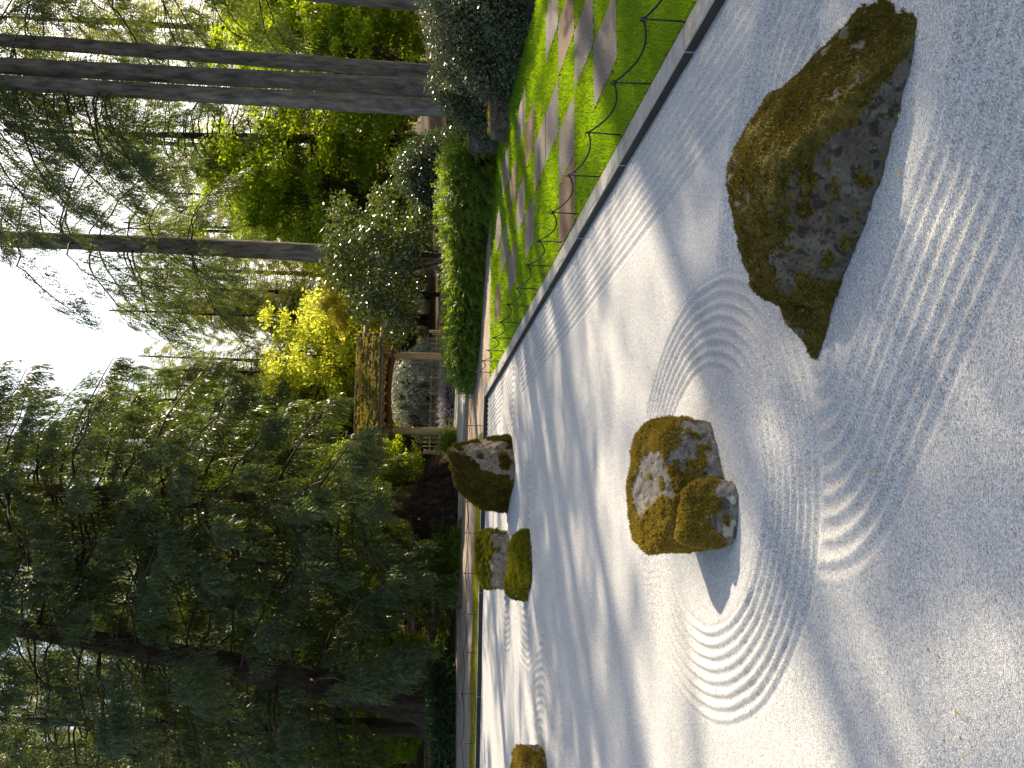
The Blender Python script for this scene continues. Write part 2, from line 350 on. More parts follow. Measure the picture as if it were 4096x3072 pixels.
# ------------------------------------------------------------------ boulders of the gravel garden (points traced, each at its own distance)
def Gp(x, y, z=-0.02): return g(x, y, 0.0) + np.array([0, 0, z])
BOULDERS = []
def boulder_pts(base, mid, top_extra=()):
    P = []
    for x, y in base:
        p = g(x, y); P += [p + [0, 0, -0.12], p + [0, 0, 0.02]]
    for x, y, D in mid: P.append(at(x, y, D))
    for p in top_extra: P.append(np.array(p))
    return np.array(P)
front_pts = boulder_pts(
    [(3689, 114), (3663, 227), (3602, 490), (3497, 717), (3409, 1049), (3331, 1259)],
    [(3600, 170, 4.80), (3470, 330, 4.93), (3374, 472, 5.03), (3156, 603, 5.16), (3086, 682, 5.20), (3077, 874, 5.30), (3086, 1049, 5.45), (3062, 1136, 5.52),
     (3580, -40, 4.95), (3532, 0, 5.0), (3374, 105, 5.35), (3226, 288, 5.55), (2964, 498, 5.75), (2929, 568, 5.8), (2894, 664, 5.80), (2902, 804, 5.8), (2946, 935, 5.8), (2990, 1128, 5.72), (3025, 1180, 5.68)],
    [(1.60, 5.95, -.12), (2.2, 6.05, -.12), (2.75, 5.55, -.12), (3.05, 4.75, -.12), (2.85, 4.3, -.12)])
front_tip = boulder_pts([(3409, 1000), (3331, 1259), (3300, 1340), (3287, 1425), (3262, 1428)],
    [(3112, 1190, 5.66), (3125, 1235, 5.66), (3182, 1320, 5.70), (3090, 1090, 5.60)], [(1.35, 5.85, -.12), (1.9, 5.9, -.1), (1.8, 5.4, 0.2)])
k_ = 800 / 1659
def m_(a, b): return (2400 + a * k_, 1500 + b * k_)
mid_pts = boulder_pts(
    [m_(930, 400), m_(940, 520), m_(1000, 760), m_(1035, 860)],
    [(*m_(500, 325), 7.92), (*m_(600, 330), 7.9), (*m_(370, 380), 8.0), (*m_(280, 500), 8.1), (*m_(235, 700), 8.15), (*m_(208, 1000), 8.1), (*m_(208, 1180), 8.05), (*m_(240, 1350), 7.95), (*m_(350, 1495), 7.7),
     (*m_(520, 520), 7.62), (*m_(540, 700), 7.55), (*m_(600, 880), 7.45), (*m_(660, 1460), 7.35), (*m_(800, 370), 7.70), (*m_(700, 345), 7.75), (*m_(560, 1200), 7.35)],
    [(1.05, 8.2, -.12), (0.5, 8.35, -.12), (0.2, 7.9, -.12), (0.3, 7.2, -.12)])
mid_lobe = boulder_pts([m_(1112, 870), m_(1160, 1000), m_(1145, 1300), m_(1110, 1385)],
    [(*m_(720, 900), 7.22), (*m_(860, 850), 7.17), (*m_(700, 1000), 7.20), (*m_(715, 1250), 7.17), (*m_(730, 1420), 7.2), (*m_(880, 1435), 7.15), (*m_(640, 1100), 7.3), (*m_(620, 1350), 7.3)],
    [(0.3, 7.6, -.12), (0.7, 7.6, -.12), (0.3, 7.5, 0.25)])
k2_ = 600 / 1422
def m2(a, b): return (1700 + a * k2_, 1700 + b * k2_)
tall_pts = boulder_pts([m2(825, 130), m2(855, 420), m2(842, 560), m2(785, 830)],
    [(*m2(215, 215), 19.9), (*m2(250, 185), 20.0), (*m2(400, 160), 20.1), (*m2(560, 115), 20.2), (*m2(700, 105), 20.2), (*m2(225, 330), 20.0), (*m2(250, 470), 20.1), (*m2(300, 610), 20.2), (*m2(390, 690), 20.3), (*m2(470, 770), 20.4), (*m2(570, 805), 20.5),
     (*m2(380, 270), 19.55), (*m2(550, 420), 19.45), (*m2(700, 475), 19.42), (*m2(280, 255), 19.7), (*m2(450, 640), 19.9)],
    [(2.5, 20.7, -.12), (1.4, 21.0, -.12), (1.9, 21.0, .5)])
sq_pts = boulder_pts([m2(785, 1000), m2(812, 1095), m2(790, 1540), m2(760, 1560)],
    [(*m2(590, 985), 20.4), (*m2(545, 1000), 20.5), (*m2(500, 1060), 20.5), (*m2(470, 1200), 20.5), (*m2(475, 1380), 20.5), (*m2(500, 1480), 20.5), (*m2(540, 1540), 20.5), (*m2(690, 1560), 20.4), (*m2(640, 1040), 20.0), (*m2(640, 1350), 19.9), (*m2(640, 1520), 19.95)],
    [(0.8, 21.1, -.12), (-.2, 21.2, -.12), (0.3, 21.2, .4)])
low_pts = boulder_pts([m2(990, 990), m2(1012, 1200), m2(1017, 1480), m2(975, 1655)],
    [(*m2(975, 975), 17.3), (*m2(900, 1040), 17.6), (*m2(840, 1060), 17.8), (*m2(812, 1150), 17.9), (*m2(800, 1250), 17.9), (*m2(775, 1450), 17.9), (*m2(770, 1560), 17.8), (*m2(800, 1610), 17.7), (*m2(880, 1200), 17.2), (*m2(910, 1400), 17.15)],
    [(0.6, 18.2, -.12), (-.35, 18.3, -.12)])
left_pts = boulder_pts([(2192, 3085), (2188, 3050), (2172, 3018), (2168, 2990)],
    [(2046, 2998, 15.5), (2060, 2968, 15.4), (2095, 2975, 15.2), (2040, 3060, 15.5), (2040, 3130, 15.5), (2060, 3200, 15.4), (2150, 2990, 15.2), (2080, 3080, 15.0)],
    [(-2.55, 16.4, -.12), (-3.4, 16.6, -.12), (-3.5, 15.9, -.12), (-3.1, 15.3, -.12)])
FOOT = {}
for nm, P in (('front', np.vstack([front_pts, front_tip])), ('mid', np.vstack([mid_pts, mid_lobe])), ('tall', tall_pts), ('sq', sq_pts), ('low', low_pts), ('left', left_pts)):
    FOOT[nm] = hull2(P[P[:, 2] < 0.1][:, :2])

# ------------------------------------------------------------------ the setting: gravel, kerbs, lawn, path, terrace, forest floor
KX = 4.19
def y_far(x): return np.interp(x, [-16, -4.5, 1.5, 4.6], [27.0, 25.9, 25.25, 24.6])

def rake_height(X, Y):
    P = np.stack([X, Y], -1)
    wob = 0.014 * fbm(P * 0.9, 3, 3) + 0.006 * fbm(P * 5, 2, 5)
    z = 0.010 * fbm(P * 0.8, 3, 11) + 0.0022 * vnoise(P * 30, 8)
    dis = 0.5 + 0.5 * fbm(P * 2.3, 3, 21)                    # where the ridges have slumped
    def rid(d, sp):
        u = np.mod(d / sp, 1.0); return (1 - np.abs(2 * u - 1)) ** 1.5
    taken = np.zeros(len(P))
    # oval round the middle boulder, raked over everything else
    e = np.sqrt((P[:, 0] - 0.6) ** 2 + ((P[:, 1] - 7.72) / 1.3) ** 2) + wob
    w = smst(e, 0.93, 0.97) * (1 - smst(e, 1.61, 1.66))
    z = z + w * 0.038 * (rid(e - 0.95, 0.086) - 0.4) * (0.75 + 0.35 * dis)
    taken = smst(-e, -1.70, -1.66)
    # rings that follow the outline of the other boulders from r0 to r1
    for nm, r0, r1, sp, amp in (('front', 0.30, 1.22, 0.118, 0.036), ('tall', 0.15, 1.5, 0.12, 0.030), ('sq', 0.1, 1.2, 0.12, 0.030), ('low', 0.12, 1.15, 0.12, 0.032), ('left', 0.15, 1.6, 0.12, 0.032)):
        c = FOOT[nm].mean(0); near = np.linalg.norm(P - c, axis=1) < 4.2
        d = np.full(len(P), 9.0); d[near] = poly_dist(P[near], FOOT[nm])
        d = d + wob
        rr0 = r0 if nm != 'front' else np.where(P[:, 1] > 5.3 + 0.0 * P[:, 0], 0.06, r0)
        w = smst(d, rr0 - 0.05, rr0 + 0.05) * (1 - smst(d, r1 - 0.05, r1 + 0.06)) * (1 - taken)
        z = z + w * amp * (rid(d, sp) - 0.4) * (0.75 + 0.35 * dis)
        taken = np.maximum(taken, smst(-d, -r1 - 0.1, -r1))
    d = KX - P[:, 0] + 0.4 * wob
    w = smst(d, 0.02, 0.08) * (1 - smst(d, 0.98, 1.05)) * (1 - taken)
    z = z + w * 0.030 * (rid(d, 0.108) - 0.4) * (0.8 + 0.3 * dis)
    d = y_far(P[:, 0]) - P[:, 1] + wob
    w = smst(d, 0.05, 0.15) * (1 - smst(d, 1.5, 1.6)) * (1 - taken)
    z = z + w * 0.02 * (rid(d, 0.15) - 0.45)
    return z

def build_gravel():
    ys = [-4.0, -2.0, 0.0, 1.5, 2.4]
    while ys[-1] < 25.0: ys.append(ys[-1] + max(0.014, min(0.066, 1.25 * ys[-1] ** 2 / 2600)))
    vs = np.array(ys) / 25.0; vs = vs[vs < 1.0]; vs = np.append(vs, 1.0)
    xs = [0.0]
    def sx(x): return 0.0155 + 0.008 * max(0, abs(x - 1.3) - 1.9)
    while xs[-1] < KX + 0.06: xs.append(xs[-1] + sx(xs[-1]))
    xl = [0.0]
    while xl[-1] > -16: xl.append(xl[-1] - min(0.25, sx(xl[-1]) * (1 if xl[-1] > -6 else 4)))
    xs = np.array(xl[:0:-1] + xs)
    X, Vv = np.meshgrid(xs, vs); Y = Vv * np.where(Vv > 0, y_far(X), 25.0)
    Z = rake_height(X.ravel(), Y.ravel())
    nx, ny = len(xs), len(vs)
    i = np.arange(ny - 1)[:, None] * nx + np.arange(nx - 1)[None]
    q = np.stack([i, i + 1, i + nx + 1, i + nx], -1).reshape(-1, 4)
    G = Geo().add(np.stack([X.ravel(), Y.ravel(), Z], -1), q=q)
    o = G.obj('gravel_bed', M['gravel'], smooth=True); tag(o, 'pale grey gravel raked in ridges round the boulders', None, None, 'structure')
    print('gravel', nx, ny, nx * ny)
build_gravel()

def sheet(name, poly, z, mat, kind='structure', res=None):
    bm = bmesh.new(); vs = [bm.verts.new((x, y, z)) for x, y in poly]; bm.faces.new(vs)
    me = bpy.data.meshes.new(name); bm.to_mesh(me); bm.free()
    o = link(name, me, mat); o['kind'] = kind; return o

# kerb: concrete lengths with open joints
kerb = empty('kerb'); tag(kerb, 'grey concrete kerb along the lawn and the far end of the gravel', None, None, 'structure')
KTOP = 0.088
yk = -2.0
while yk < 24.5:
    L = min(2.42, 24.62 - yk)
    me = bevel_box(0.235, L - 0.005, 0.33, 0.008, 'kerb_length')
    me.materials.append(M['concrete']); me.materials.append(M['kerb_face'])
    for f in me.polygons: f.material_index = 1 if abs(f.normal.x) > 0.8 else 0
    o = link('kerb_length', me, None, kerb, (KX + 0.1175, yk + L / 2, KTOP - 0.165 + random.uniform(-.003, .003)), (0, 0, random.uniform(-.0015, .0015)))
    yk += L
xk = KX + 0.235
while xk > -15:
    x1 = xk - 2.42; a = np.array([xk, y_far(xk)]); b = np.array([x1, y_far(x1)]); L = np.linalg.norm(b - a)
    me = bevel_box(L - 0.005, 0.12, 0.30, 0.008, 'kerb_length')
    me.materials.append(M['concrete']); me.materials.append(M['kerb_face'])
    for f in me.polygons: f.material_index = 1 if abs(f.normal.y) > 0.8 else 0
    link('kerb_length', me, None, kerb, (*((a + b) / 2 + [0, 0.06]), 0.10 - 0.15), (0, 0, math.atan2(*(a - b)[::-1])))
    xk = x1

# forest floor: one sheet to the horizon, low under the garden, a bank behind it
def floor_h(P):
    x, y = P[:, 0], P[:, 1]
    D = P @ FH[:2]; r = P @ RT[:2]
    edge = np.interp(r, [-60, -13, -8, -6.3, -4, -1.8, -1.7, 0.2, 1.3, 2.4, 4.0, 4.9, 5.5, 60], [30.5, 31.0, 31.8, 32.2, 31.5, 31.6, 33.0, 28.3, 27.2, 26.6, 25.0, 24.0, 30.0, 30.0])
    m = smst(D - edge, 0, 0.5)
    m2_ = smst(x - 9.35, 0, 0.5) * smst(y, 2, 4)
    m3 = smst(-15.5 - x, 0, 1.0)
    m = np.maximum(np.maximum(m, m2_), m3)
    rise = 0.12 + 0.55 * smst(D - edge, 0.3, 3.0) * smst(-2.5 - r, 0, 2) + 0.012 * np.maximum(0, D - 45) + 0.10 * fbm(P * 0.35, 3, 4)
    return -0.35 + m * (0.35 + rise)
def build_floor():
    a = np.concatenate([-np.geomspace(600, 22, 16), np.arange(-20, 32, 0.5), np.geomspace(33, 600, 18)])
    b = np.concatenate([-np.geomspace(200, 6, 8), np.arange(-4, 60, 0.5), np.geomspace(62, 900, 20)])
    X, Y = np.meshgrid(a, b); P = np.stack([X.ravel(), Y.ravel()], -1); Z = floor_h(P)
    nx = len(a); i = np.arange(len(b) - 1)[:, None] * nx + np.arange(nx - 1)[None]
    q = np.stack([i, i + 1, i + nx + 1, i + nx], -1).reshape(-1, 4)
    o = Geo().add(np.stack([X.ravel(), Y.ravel(), Z], -1), q=q).obj('forest_floor', M['soil'], smooth=True)
    tag(o, 'dark soil under the trees and shrubs', None, None, 'structure')
build_floor()
def fz(p): return float(floor_h(np.array([[p[0], p[1]]]))[0])

# path beyond the far kerb and round the lawn end
pth = sheet('path', [(-15.8, float(y_far(-15.8)) + .12), (-4.5, float(y_far(-4.5)) + .12), (1.5, float(y_far(1.5)) + .12), (4.41, 24.73), (4.41, 23.4), (9.6, 23.4), (9.6, 34), (-15.8, 36)], 0.092, M['path'])
tag(pth, 'brown paved path crossing behind the gravel')
# lawn with pavers
LX = [4.43, 5.36, 6.18, 7.02, 7.84, 8.67, 9.5]
LY = [1.3, 2.55, 3.8, 5.05, 6.3, 7.55, 8.8, 10.05, 11.3, 12.55, 13.82, 15.03, 16.23, 17.4, 18.6, 19.85, 21.2, 22.4, 23.5]
lawn = empty('lawn'); tag(lawn, 'chequered lawn of grass squares and paving slabs', None, None, 'structure')
bm = bmesh.new()
vs = [bm.verts.new(v) for v in ((4.425, -1, .072), (9.55, -1, .072), (9.55, 23.6, .072), (4.425, 23.6, .072))]; bm.faces.new(vs)
me = bpy.data.meshes.new('turf_soil'); bm.to_mesh(me); bm.free(); link('turf_soil', me, M['turf'], lawn)
R0 = 7   # row index of y = 10.05
PAV = {(1, 0), (2, 1), (3, 2), (1, 2), (2, 3), (2, 4), (3, 5), (1, 5), (2, 6), (3, 7), (1, 7), (2, 8), (1, 9), (3, 9), (4, 8), (4, 6), (4, 3), (4, 1), (3, 0), (2, -1), (4, -1), (1, -2), (3, -2), (2, -3), (4, -3), (0, 2), (1, -4), (3, -4)}
BROWN = {(3, 2), (0, 2), (3, 5), (3, 7), (1, 9)}
pav_me = {}
for (c, r) in sorted(PAV):
    x0, x1 = LX[c], LX[c + 1]; y0, y1 = LY[R0 + r], LY[R0 + r + 1]
    me = bevel_box(x1 - x0 - 0.012, y1 - y0 - 0.012, 0.08, 0.006, 'paver')
    link('paver', me, M['paver_brown' if (c, r) in BROWN else 'paver'], lawn, ((x0 + x1) / 2, (y0 + y1) / 2, 0.056 + random.uniform(-.004, .004)), (random.uniform(-.003, .003), random.uniform(-.003, .003), 0))

def grass(name, polyf, n, area, hgt, mat, parent=None, z=0.085, wid=0.006, seed=1):
    rng = np.random.default_rng(seed); x0, x1, y0, y1 = area
    u = rng.random(n); y = 1 / (1 / y0 + u * (1 / y1 - 1 / y0))       # denser near the camera
    P = np.stack([rng.uniform(x0, x1, n), y], -1)
    keep = polyf(P); P = P[keep]; n = len(P)
    d = P[:, 1]; s = np.clip(d / 9.0, 0.8, 2.2)
    h = hgt * (0.6 + 0.8 * rng.random(n)) * (0.8 + 0.3 * s) * (1 + 0.35 * fbm(P * 2.2, 2, 7)); w = wid * s * (0.7 + 0.6 * rng.random(n))
    th = rng.uniform(0, 2 * np.pi, n); lean = rng.normal(0, 0.45, (n, 2)) * h[:, None]
    B = np.column_stack([P, np.full(n, z)]); dv = np.column_stack([np.cos(th), np.sin(th), np.zeros(n)]) * w[:, None]
    T = B + np.column_stack([lean, h])
    v = np.stack([B - dv, B + dv, T], 1).reshape(-1, 3); r = np.repeat(np.clip(0.5 + 0.25 * rng.normal(size=n) + 0.3 * fbm(P * 1.3, 3, 9), 0, 1), 3)
    o = Geo().add(v, t=np.arange(3 * n).reshape(-1, 3), r=r).obj(name, mat, parent); o['kind'] = 'stuff'; return o
def lawn_mask(P):
    x, y = P[:, 0], P[:, 1]; k = np.ones(len(P), bool)
    e = 0.05 * fbm(P * 5, 3, 2) + 0.028
    for (c, r) in PAV:
        bare = (x > LX[c] + e) & (x < LX[c + 1] - e) & (y > LY[R0 + r] + e) & (y < LY[R0 + r + 1] - e)
        k &= ~bare
    return k & (x > 4.43 + 0.03 * np.abs(fbm(P * 6, 2, 4)))
gr = grass('grass', lawn_mask, 240000, (4.42, 9.5, 5.5, 23.5), 0.035, M['grass'], None, 0.070)
tag(gr, 'short bright green grass of the chequered lawn', 'grass', None, 'stuff')
def strip_mask(P):
    x, y = P[:, 0], P[:, 1]; yf = y_far(x) + 0.13
    dd = 1.35 + 0.35 * fbm(P * np.array([0.7, 0.9]), 3, 31); nn = fbm(P * np.array([1.1, 2.2]), 4, 33)
    return (y > yf) & (y < yf + dd) & (nn > -0.28 - 0.25 * (x < 2)) & (x < 3.4)
ms = grass('mossy_turf', strip_mask, 150000, (-15, 4.4, 24.6, 29.5), 0.030, M['moss_turf'], None, 0.09, 0.006, 3)
tag(ms, 'yellow mossy turf strip behind the far kerb', 'moss', None, 'stuff')

# terrace with a step in front of the gate
ta = g(1876, 1560, .1)[:2]; tb = g(1862, 1800, .1)[:2]; tdir = norm(ta - tb); tn = np.array([-tdir[1], tdir[0]]); tn = tn if tn @ FH[:2] > 0 else -tn
ter = empty('terrace'); tag(ter, 'pale concrete terrace one step up before the gate', None, None, 'structure')
Lt = 5.2; cm = tb + tdir * (Lt / 2 - 2.6)
me = bevel_box(Lt, 4.0, 0.34, 0.01, 'terrace_slab'); link('terrace_slab', me, M['pale'], ter, (*(cm + tn * 2.03), 0.21 - 0.17), (0, 0, math.atan2(tdir[1], tdir[0])))
me = bevel_box(Lt, 0.05, 0.30, 0.006, 'step_riser'); link('step_riser', me, M['grey_wood'], ter, (*cm, 0.20 - 0.15), (0, 0, math.atan2(tdir[1], tdir[0])))

# ------------------------------------------------------------------ boulders
def make_boulder(name, hulls, mat, label, cat, mossf, tuft=None, tufts=20000, size=0.012, cuts=5, amp=0.02, freq=3.0, seed=1, mossmat='moss', lichf=None):
    """hull of the traced points, faces split fine, edges worn round, surface broken by noise; moss grows as tufts"""
    bm = bmesh.new()
    for P in hulls:
        b2 = bmesh.new()
        for p in P: b2.verts.new(p)
        r = bmesh.ops.convex_hull(b2, input=b2.verts)
        bmesh.ops.delete(b2, geom=list({e for e in r['geom_interior'] + r['geom_unused'] if isinstance(e, bmesh.types.BMVert)}), context='VERTS')
        bmesh.ops.triangulate(b2, faces=b2.faces)
        tgt = max(0.02, np.ptp(P, axis=0).max() / 60)
        for k in range(cuts):
            lim = max(tgt, np.ptp(P, axis=0).max() / (3.2 * 2 ** k))
            es = [e for e in b2.edges if e.calc_length() > lim]
            if es:
                bmesh.ops.subdivide_edges(b2, edges=es, cuts=1, use_grid_fill=False); bmesh.ops.triangulate(b2, faces=b2.faces)
            if k in (2, 3, 4): bmesh.ops.smooth_vert(b2, verts=[v for v in b2.verts if v.co.z > -0.05], factor=0.4, use_axis_x=True, use_axis_y=True, use_axis_z=True)
        tmp = bpy.data.meshes.new('t'); b2.to_mesh(tmp); b2.free(); bm.from_mesh(tmp); bpy.data.meshes.remove(tmp)
    bm.verts.index_update(); bm.normal_update()
    co = np.array([v.co[:] for v in bm.verts]); no = np.array([v.normal[:] for v in bm.verts])
    d = amp * (fbm(co * freq, 4, seed) + 0.5 * np.abs(fbm(co * freq * 2.3, 3, seed + 5)) * 2 - 0.35) + amp * 0.35 * fbm(co * freq * 6, 3, seed + 9)
    co = co + no * d[:, None]
    for v, c in zip(bm.verts, co): v.co = c
    bm.normal_update(); no = np.array([v.normal[:] for v in bm.verts])
    mask = mossf(co, no)
    tri = np.array([[v.index for v in f.verts] for f in bm.faces])
    bm.free()
    c0 = co.mean(0); c0[2] = 0.0
    root = empty(name, c0); tag(root, label, cat)
    G = Geo().add(co, t=tri); s = G.obj('stone', mat, root, off=c0, smooth=True, extra={'moss': mask, 'lichen': np.clip(fbm(co * 3.1, 2, seed + 40) * 0.8 + 0.02, 0, .6) if lichf is None else lichf(co)})
    # tufts
    rng = np.random.default_rng(seed); A = co[tri]; nr = np.cross(A[:, 1] - A[:, 0], A[:, 2] - A[:, 0]); ar = np.linalg.norm(nr, axis=1)
    fm = mask[tri].mean(1); w = ar * (fm > 0.5) * (A[:, :, 2].mean(1) > -0.01)
    if w.sum() > 0:
        fi = rng.choice(len(tri), tufts, p=w / w.sum()); u = rng.random((tufts, 2)); fl = u.sum(1) > 1; u[fl] = 1 - u[fl]
        p = A[fi, 0] + (A[fi, 1] - A[fi, 0]) * u[:, :1] + (A[fi, 2] - A[fi, 0]) * u[:, 1:]
        n = norm(nr[fi]); keepn = ((p - c0) * n).sum(1) > -0.5
        dirv = norm(n + 0.55 * rng.normal(size=n.shape) + [0, 0, 0.25]); L = size * (0.5 + rng.random(tufts)) * (1 + 0.5 * fbm(p * 7, 2, seed))
        sd = norm(np.cross(dirv, rng.normal(size=n.shape))) * (L * 0.30)[:, None]; bs = p - n * 0.003
        v = np.stack([bs - sd, bs + sd, bs + dirv * L[:, None]], 1).reshape(-1, 3)
        r = np.repeat(np.clip(0.5 + 0.22 * rng.normal(size=tufts) + 0.6 * fbm(p * 5, 3, seed + 2), 0, 1), 3)
        o = Geo().add(v, t=np.arange(3 * tufts).reshape(-1, 3), r=r).obj('moss', M[mossmat], root, off=c0); o['kind'] = 'stuff'
    return root, co, tri, c0

def poly_mask(P3, poly, soft=14.0, seed=0):
    q = px(P3); return poly_dist(q + 10 * np.stack([fbm(P3 * 16, 3, seed), fbm(P3 * 16, 3, seed + 1)], -1) * 1.6, np.array(poly)) / soft

def moss_front(co, no):
    q = px(co); f = fbm(co * 5, 4, 51); f2 = fbm(co * 13, 3, 52)
    ridge = np.interp(q[:, 1], [0, 219, 297, 472, 603, 682, 874, 1049, 1136, 1250], [3690, 3640, 3560, 3450, 3240, 3140, 3110, 3110, 3100, 3060])
    m = smst(ridge - q[:, 0] + 90 * f + 60 * f2, -40, 40)
    tip = smst(q[:, 1] - 1130 + 80 * f, -30, 40) * smst(q[:, 1] + q[:, 0] * 0.35 - 2220 + 120 * f, -40, 40)
    spots = smst(fbm(co * 17, 3, 59) + 0.5 * f, 0.27, 0.33)
    bare = smst(fbm(co * 8, 2, 57) + 0.4 * fbm(co * 20, 2, 58), 0.36, 0.42) * smst(no[:, 2], 0.3, 0.7)
    return np.clip(np.maximum(np.maximum(m, tip), spots) - bare, 0, 1)
make_boulder('mossy_boulder', [front_pts, front_tip], M['rock_dark'], 'longest moss-topped boulder, nearest the camera in the raked gravel, tapering at both ends', 'boulder', moss_front, tufts=62000, size=0.0145, amp=0.04, freq=4.0, seed=3, mossmat='moss_dark')

patch_mid = [m_(*q) for q in [(400, 630), (520, 640), (530, 720), (600, 860), (585, 940), (630, 1010), (560, 1030), (540, 990), (430, 1070), (350, 1200), (290, 1140), (270, 960), (285, 880), (330, 740)]]
spot_a = [m_(*q) for q in [(400, 820), (435, 810), (435, 870), (405, 880)]]; spot_b = [m_(*q) for q in [(495, 840), (535, 840), (540, 935), (505, 935)]]
def moss_mid(co, no):
    f = fbm(co * 7, 4, 61); f2 = fbm(co * 17, 3, 62); q = px(co); nz = no[:, 2]
    m = smst(nz * 1.5 - 0.62 + 0.75 * f + 0.65 * f2, -0.04, 0.06)                      # top and ledges
    lobe = smst(q[:, 1] - 1910, -6, 6)
    front = smst(q[:, 0] - 2650, 0, 20) * (1 - lobe)
    m = np.where(front > .5, smst(0.9 * f + 0.9 * f2 + 0.6 * nz - 0.40 - 0.0035 * (q[:, 0] - 2800), -0.03, 0.05), m)
    rim = smst(2660 - q[:, 0] + 30 * f, -6, 6); m = np.maximum(m, rim)
    lb = smst(2868 + 0.05 * (q[:, 1] - 1900) - q[:, 0] + 95 * f + 60 * f2, -8, 8) * lobe; m = np.maximum(m * (1 - lobe * (q[:, 0] > 2860)), lb)
    pd = poly_mask(co, patch_mid, 6, 63); sp = np.minimum(poly_mask(co, spot_a, 6, 64), poly_mask(co, spot_b, 6, 66))
    on = smst(-pd, -0.5, 0.5) * smst(nz, 0.1, 0.3); m = m * (1 - on)
    return np.maximum(m, smst(-sp, -0.5, 0.5) * (nz > 0.2))
def lich_mid(co):
    d = np.minimum(poly_mask(co, [m_(*p) for p in [(1050, 990), (1100, 1000), (1150, 1060), (1110, 1090), (1060, 1060)]], 8, 1), poly_mask(co, [m_(*p) for p in [(1030, 1230), (1090, 1205), (1120, 1260), (1100, 1340), (1030, 1340)]], 8, 2))
    return np.clip(0.55 - d * 0.3, 0, .8)
make_boulder('mossy_boulder', [mid_pts, mid_lobe], M['rock_brown'], 'squat boulder ringed by raked circles, bare grey patch on its mossy top', 'boulder', moss_mid, tufts=52000, size=0.018, amp=0.026, freq=4.5, seed=5, lichf=lich_mid)
def moss_tall(co, no):
    f = fbm(co * 4, 4, 71); q = px(co)
    edge = poly_mask(co, [m2(*p) for p in [(215, 215), (285, 262), (390, 275), (560, 425), (690, 480), (780, 475), (860, 560), (790, 840), (560, 830), (380, 700), (200, 500)]], 8, 72)
    m = smst(-edge, -0.5, 0.5)
    top = smst(q[:, 1] * -1 + 1700 + 170 * k2_ * 1.0 + 60 * f - (q[:, 0] - 1790) * 0.0, -8, 8) * smst(f, -0.15, 0.05)
    blob = poly_mask(co, [m2(*p) for p in [(690, 280), (760, 240), (800, 330), (810, 420), (720, 410)]], 8, 73); b2 = poly_mask(co, [m2(*p) for p in [(500, 280), (540, 285), (540, 310), (505, 312)]], 8, 74)
    return np.clip(np.maximum(np.maximum(m, top), np.maximum(smst(-blob, -0.5, 0.5), smst(-b2, -.5, .5))), 0, 1)
make_boulder('standing_boulder', [tall_pts], M['rock_tan'], 'tallest pointed boulder at the far end of the gravel, tan face and brown mossy side', 'boulder', moss_tall, tufts=26000, size=0.045, amp=0.06, freq=1.8, seed=7, mossmat='moss_dark')
def moss_sq(co, no):
    f = fbm(co * 4, 4, 81); q = px(co)
    return smst(1700 + 620 * k2_ - q[:, 0] + 70 * f + 40 * fbm(co * 11, 3, 82), -8, 8)
make_boulder('square_boulder', [sq_pts], M['rock_tan'], 'blocky boulder with shaggy mossy top behind the lowest mossy stone', 'boulder', moss_sq, tufts=18000, size=0.05, amp=0.05, freq=2.2, seed=9, mossmat='moss_green')
def moss_low(co, no):
    f = fbm(co * 5, 4, 91); return smst(no[:, 2] + 1.5 * f + 0.9 * fbm(co * 12, 3, 92) - 0.28, 0.0, 0.15)
make_boulder('low_boulder', [low_pts], M['rock_tan'], 'low sloping boulder almost covered in yellow green moss, before the blocky boulder', 'boulder', moss_low, tufts=18000, size=0.05, amp=0.045, freq=2.6, seed=11, mossmat='moss_green')
def moss_left(co, no):
    f = fbm(co * 6, 4, 95); return smst(no[:, 2] * 0.8 + 1.5 * f + 0.15, 0.0, 0.15)
make_boulder('edge_boulder', [left_pts], M['rock_grey'], 'small mossy boulder cut off by the picture edge, standing alone in the gravel', 'boulder', moss_left, tufts=15000, size=0.03, amp=0.04, freq=3.0, seed=13, mossmat='moss')

# two smooth stones at the edge of the lawn and one under the ferns
def lawn_stone(name, x0, x1, ya, yb, D, depth, label, mat, seed, z0=.05):
    a0 = at(x1, ya, D); b0 = at(x1, yb, D); top = at(x0, (ya + yb) / 2, D)[2]
    P = []
    for s, t in ((0, .0), (.5, -.12), (1, 0), (1.03, .5), (.9, 1), (.1, 1), (-.03, .5)):
        p = a0 + (b0 - a0) * s + FH * depth * t
        P += [[p[0], p[1], z0 - .2], [p[0], p[1], top * .75]]
        c = a0 + (b0 - a0) * (.5 + (s - .5) * .72) + FH * depth * (.5 + (t - .5) * .75); P.append([c[0], c[1], top])
    make_boulder(name, [np.array(P)], mat, label, 'boulder', lambda co, no: smst(no[:, 2] + fbm(co * 3, 3, seed) * 1.2 - .75, 0, .1), tufts=4000, size=0.02, amp=0.03, freq=2.0, seed=seed)
lawn_stone('lawn_stone', 1962, 2035, 362, 545, 21.2, 0.8, 'smooth rounded stone half under the grey green shrub, on the lawn edge', M['rock_dark'], 21)
lawn_stone('lawn_stone', 1875, 1985, 495, 612, 23.6, 0.8, 'smooth upright stone between the grey green shrub and the juniper hedge', M['rock_dark'], 22)
lawn_stone('mossy_stone', 1665, 1752, 2600, 2712, 34.0, 0.8, 'round mossy stone on the bank below the ferns', M['rock_dark'], 23, .5)

